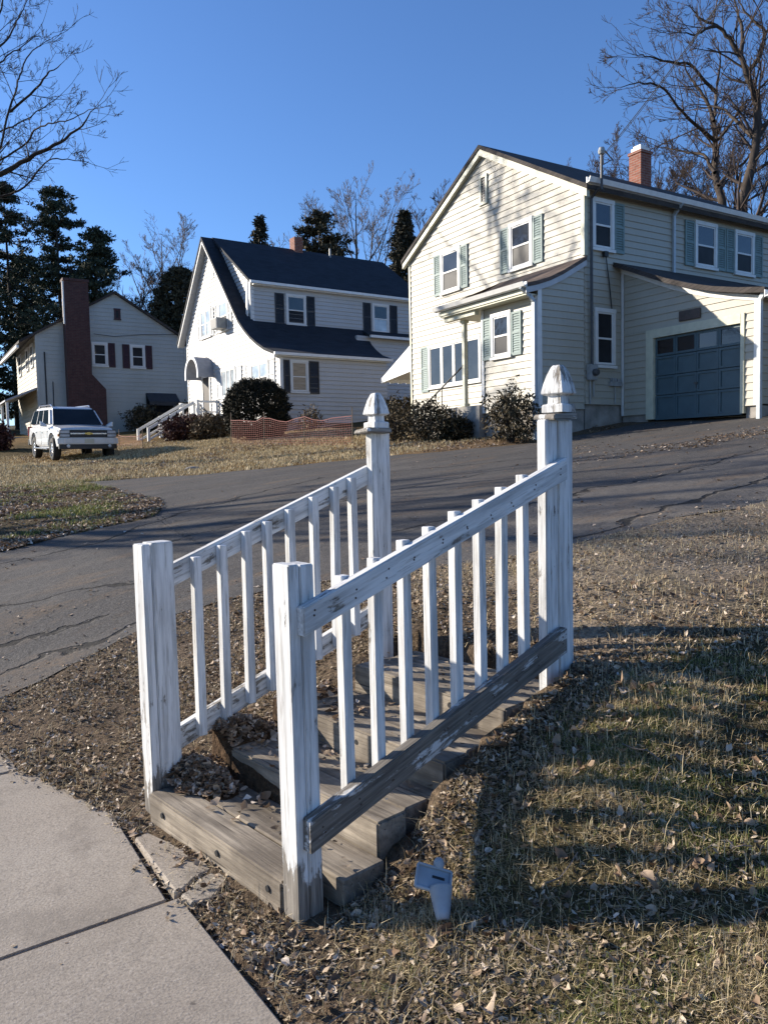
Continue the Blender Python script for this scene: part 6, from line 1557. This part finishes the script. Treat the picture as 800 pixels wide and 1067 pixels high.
# ------------------------------------------------------------------ the white car on the lawn
def make_car():
    zf, zr_ = tz1(5.4, 28.1), tz1(5.3, 31.1)
    e = empty('parked_car', (5.36, 30.05, (zf + zr_) / 2 + .02), 'white four door utility car parked on the lawn in front of the grey house', 'car', R(-87.5))
    e.rotation_euler = (0, math.atan2(zr_ - zf, 2.95), R(-87.5))
    mt, n, b = newmat('car_paint')
    b.inputs['Base Color'].default_value = (.72, .73, .74, 1); b.inputs['Roughness'].default_value = .35; b.inputs['Coat Weight'].default_value = .6
    n.links.new(ramp(n, noise(n, coord(n), 3, 5), [(0.35, (.50, .50, .49)), (0.7, (.62, .625, .63))]), b.inputs['Base Color'])
    paint = mt
    dark = plain('car_trim_black', (.02, .02, .021), .5, .2); tyre = plain('tyre_rubber', (.018, .018, .018), .85, .2)
    chrome = plain('car_chrome', (.62, .62, .63), .22, .05, metal=.9); lamp = glass('lamp_lens', (.40, .42, .44), .08, .8, .1); amber = plain('amber_lens', (.5, .17, .03), .2, .1)
    gold = plain('emblem_gold', (.55, .40, .12), .3, .05, metal=.6); win = glass('car_glass', (.010, .012, .014), .05, .35, .0)
    # lower body: side outline with wheel arches
    def arch(cx_, r_): return [(cx_ + r_ * math.cos(a), .40 + r_ * math.sin(a)) for a in np.linspace(math.pi, 0, 11)]
    FX, RX, WR = 1.58, -1.40, .385
    prof = [(2.36, .42), (2.48, .55), (2.50, .80), (2.46, .98), (2.30, 1.07), (1.15, 1.17), (-2.40, 1.17), (-2.50, 1.05), (-2.50, .60), (-2.42, .42)]
    bot = [(RX - .47, .40)] + arch(RX, .47)[1:-1] + [(RX + .47, .40)] + [(FX - .47, .40)] + arch(FX, .47)[1:-1] + [(FX + .47, .40)]
    body = MB().prism(prof + bot, lambda a, z, d: (a, d, z), -.985, .985).build('body', paint, e, bevel=.075, seg=3)
    def shape(o, fn):
        for v_ in o.data.vertices: v_.co = fn(v_.co)
        o.data.update()
    def shell(c):
        x, y, z = c
        k = 1 - .085 * max(0, (x - 1.3) / 1.2) ** 2 - .05 * max(0, (-1.9 - x) / .6) ** 2 - .05 * max(0, (z - .85) / .32) ** 2 - .02 * max(0, (.6 - z) / .2)
        return Vector((x - .05 * max(0, abs(y) - .5) * (x > 2.2) / .5, y * k, z + (.05 * (1 - (y / .98) ** 2) if z > 1.0 and x > .9 else 0)))
    bmc = bmesh.new(); bmc.from_mesh(body.data)
    bmesh.ops.bisect_plane(bmc, geom=bmc.verts[:] + bmc.edges[:] + bmc.faces[:], plane_co=(0, 0, .85), plane_no=(0, 0, 1))
    for yc in (-.7, -.4, 0, .4, .7): bmesh.ops.bisect_plane(bmc, geom=bmc.verts[:] + bmc.edges[:] + bmc.faces[:], plane_co=(0, yc, 0), plane_no=(0, 1, 0))
    for xc in (1.5, 1.9, 2.2): bmesh.ops.bisect_plane(bmc, geom=bmc.verts[:] + bmc.edges[:] + bmc.faces[:], plane_co=(xc, 0, 0), plane_no=(1, 0, 0))
    bmc.to_mesh(body.data); bmc.free(); shape(body, shell)
    # greenhouse
    def cab(x, f): return x
    B4 = [(-2.44, .93), (1.18, .90)]; T4 = [(-2.22, .76), (.42, .74)]
    zb, zt = 1.17, 1.80
    vs = [(-2.44, -.93, zb), (1.18, -.90, zb), (1.18, .90, zb), (-2.44, .93, zb), (-2.22, -.76, zt), (.42, -.74, zt), (.42, .74, zt), (-2.22, .76, zt)]
    MB().hexa(vs).build('cabin', paint, e, bevel=.075, seg=3)
    MB().hexa([(-2.15, -.70, 1.795), (.34, -.68, 1.795), (.34, .68, 1.795), (-2.15, .70, 1.795), (-2.0, -.58, 1.845), (.15, -.58, 1.845), (.15, .58, 1.845), (-2.0, .58, 1.845)]).build('roof_panel', paint, e, bevel=.02)
    def on_face(p00, p10, p11, p01, u0, u1, v0, v1, out, name, mat, par=e, inset=0.0):
        p00, p10, p11, p01 = map(Vector, (p00, p10, p11, p01))
        f = lambda u, v: (p00 * (1 - u) + p10 * u) * (1 - v) + (p01 * (1 - u) + p11 * u) * v
        nn = (p10 - p00).cross(p01 - p00).normalized() * out
        q = [f(u0, v0), f(u1, v0), f(u1 - inset, v1), f(u0 + inset, v1)]
        return MB().hexa([*(k - nn * .3 for k in q), *(k + nn for k in q)]).build(name, mat, par, bevel=.004)
    v = [Vector(q) for q in vs]
    on_face(v[1], v[2], v[6], v[5], .05, .95, .06, .93, .008, 'windshield', win)
    on_face(v[3], v[0], v[4], v[7], .08, .92, .15, .9, .008, 'rear_window', win)
    for s_, (a, b_, c, d) in ((1, (v[2], v[3], v[7], v[6])), (-1, (v[0], v[1], v[5], v[4]))):
        segs = ((.10, .36), (.39, .64), (.67, .95)) if s_ == 1 else ((.05, .33), (.36, .61), (.64, .90))
        for u0, u1 in segs: on_face(a, b_, c, d, u0, u1, .10, .88, .008, 'side_window', win)
        y = s_ * .985
        for (x0, x1) in ((.02, 1.02), (-.98, -.02)):
            dr = MB().box(x0 + .01, x1 - .01, min(y - s_ * .03, y + s_ * .006), max(y - s_ * .03, y + s_ * .006), .52, 1.0).build('door', paint, e, bevel=.003)
            MB().box(x0 + .08, x0 + .24, min(y + s_ * .008, y + s_ * .03), max(y + s_ * .008, y + s_ * .03), .92, .96).build('handle', chrome, dr)
        MB().box(-.95, 1.10, min(y - s_ * .08, y + s_ * .07), max(y - s_ * .08, y + s_ * .07), .36, .41).build('running_board', chrome, e, bevel=.01)
        MB().hexa([(.86, s_ * .99, 1.13), (1.06, s_ * .99, 1.13), (1.06, s_ * 1.20, 1.15), (.90, s_ * 1.20, 1.15), (.86, s_ * .99, 1.20), (1.04, s_ * .99, 1.20), (1.02, s_ * 1.20, 1.34), (.90, s_ * 1.20, 1.34)]).build('side_mirror', paint, e, bevel=.02)
        MB().tube([(.15, s_ * .64, 1.85), (.05, s_ * .64, 1.90), (-1.9, s_ * .64, 1.90), (-2.05, s_ * .64, 1.84)], .022, 6).build('roof_rail', chrome, e)
        # lamps
        MB().prism([(s_ * .585, .785), (s_ * .90, .785), (s_ * .925, .90), (s_ * .90, 1.03), (s_ * .585, 1.03)], lambda y_, z_, d: (2.40 + d - .10 * max(0, abs(y_) - .55), y_, z_), 0, .135).build('headlight_surround', dark, e)
        MB().prism([(s_ * .605, .915), (s_ * .89, .915), (s_ * .885, 1.01), (s_ * .605, 1.015)], lambda y_, z_, d: (2.41 + d - .10 * max(0, abs(y_) - .55), y_, z_), 0, .14).build('headlight', lamp, e)
        MB().prism([(s_ * .605, .805), (s_ * .89, .805), (s_ * .90, .885), (s_ * .605, .885)], lambda y_, z_, d: (2.41 + d - .10 * max(0, abs(y_) - .55), y_, z_), 0, .14).build('headlight', lamp, e)
        MB().box(2.455, 2.515, min(s_ * .93, s_ * .97), max(s_ * .93, s_ * .97), .81, .89).build('turn_signal', amber, e)
        MB().lathe([(.001, .03), (.055, .025), (.06, 0)], (2.575, s_ * .66, .50), 'x', 12).build('fog_light', lamp, e)
        MB().box(-2.53, -2.44, min(s_ * .80, s_ * .97), max(s_ * .80, s_ * .97), .80, 1.15).build('tail_light', plain('red_lens', (.25, .01, .01), .2, .1), e)
        for x in (FX, RX):
            w = MB().lathe([(.25, -.115), (.33, -.125), (.375, -.10), (WR, -.05), (WR, .05), (.375, .10), (.33, .125), (.25, .115)], (x, s_ * .87, WR), 'y', 28).build('wheel', tyre, e, smooth=True, norm=False)
            rim = MB().lathe([(.25, .10), (.235, .06), (.10, .075), (.05, .11), (.001, .115)] if s_ > 0 else [(.25, -.10), (.235, -.06), (.10, -.075), (.05, -.11), (.001, -.115)], (x, s_ * .87, WR), 'y', 24)
            for k in range(6):
                A = k * math.pi / 3
                rim.bar((x + .07 * math.cos(A), s_ * .965, WR + .07 * math.sin(A)), (x + .235 * math.cos(A), s_ * .955, WR + .235 * math.sin(A)), .05, .05, (0, 1, 0))
            rim.build('rim', chrome, w)
            MB().box(x - .49, x + .49, s_ * .60 - .3, s_ * .60 + .3, .46, .82).build('wheel_well', dark, e)
    # nose
    MB().box(2.44, 2.53, -.58, .58, .785, 1.03).build('grille', dark, e, bevel=.01)
    gb = MB().box(2.53, 2.548, -.58, .58, .885, .935).build('grille_bar', chrome, e, bevel=.006)
    MB().prism([(-.11, .885), (.11, .885), (.135, .91), (.11, .935), (-.11, .935), (-.135, .91)], lambda a, z, d: (2.548 + d, a, z), 0, .014).prism([(-.05, .868), (.05, .868), (.05, .952), (-.05, .952)], lambda a, z, d: (2.548 + d, a, z), 0, .016).build('emblem', gold, gb)
    MB().prism([(2.50, -.97), (2.58, -.80), (2.62, 0), (2.58, .80), (2.50, .97), (2.35, .99), (2.35, -.99)], lambda a, y, d: (a, y, d), .56, .77).build('bumper', paint, e, bevel=.025, seg=2)
    MB().prism([(2.48, -.93), (2.55, -.78), (2.585, 0), (2.55, .78), (2.48, .93), (2.35, .93), (2.35, -.93)], lambda a, y, d: (a, y, d), .40, .557).build('lower_valance', dark, e, bevel=.01)
    MB().box(2.615, 2.625, -.15, .15, .60, .74).build('number_plate', plain('blank_plate', (.5, .47, .36), .5, .05), e)
    MB().box(-2.58, -2.45, -.97, .97, .45, .68).build('bumper', dark, e, bevel=.02)
    
make_car()

# ------------------------------------------------------------------ service line to the cream house
mast = Vector((14.13, 13.10, 8.35))
far_ = Vector((9.76, 6.28, 8.05))
sc_ = empty('service_line', mast, 'black overhead service line sloping up from the mast of the cream house', 'cable')
for k, (off_, sag) in enumerate((((0, 0, 0), .22), ((.01, -.01, -.025), .24))):
    pts = []
    for i in range(25):
        t = i / 24; p = mast.lerp(far_, t) + Vector(off_) * (1 - t * .4); p.z -= sag * 4 * t * (1 - t) * .35; pts.append(p)
    MB().tube(pts, .0065 if k else .0085, 5).build('wire', M['cable'], sc_, mast)
MB().tube([mast + Vector((0, 0, .02)), mast + Vector((-.10, -.12, -.25)), mast + Vector((-.02, -.30, -.18)), mast + Vector((-.16, -.22, .01))], .014, 5).build('drip_loop', M['cable'], sc_, mast)
# stones by the lawn and a pale flat slab in the grass
for (x_, y_, s_, lab) in ((6.3, 19.2, .16, 'pale stone at the edge of the brown lawn by the driveway'),):
    bm = bmesh.new(); bmesh.ops.create_icosphere(bm, subdivisions=3, radius=s_)
    rr = random.Random(int(x_ * 10))
    ph = [rr.uniform(0, 6) for _ in range(4)]
    for v_ in bm.verts:
        k_ = 1 + .18 * math.sin(v_.co.x * 14 + ph[0]) + .14 * math.sin(v_.co.y * 17 + ph[1]); v_.co = Vector((v_.co.x * 1.3 * k_, v_.co.y * k_, v_.co.z * .38 * k_))
    me = bpy.data.meshes.new('stone'); bm.to_mesh(me); bm.free(); me.materials.append(M['rock'])
    me.polygons.foreach_set('use_smooth', [True] * len(me.polygons))
    o = bpy.data.objects.new('stone', me); COL.objects.link(o); o.location = (x_, y_, gz(x_, y_) + .01); tag(o, lab, 'stone')
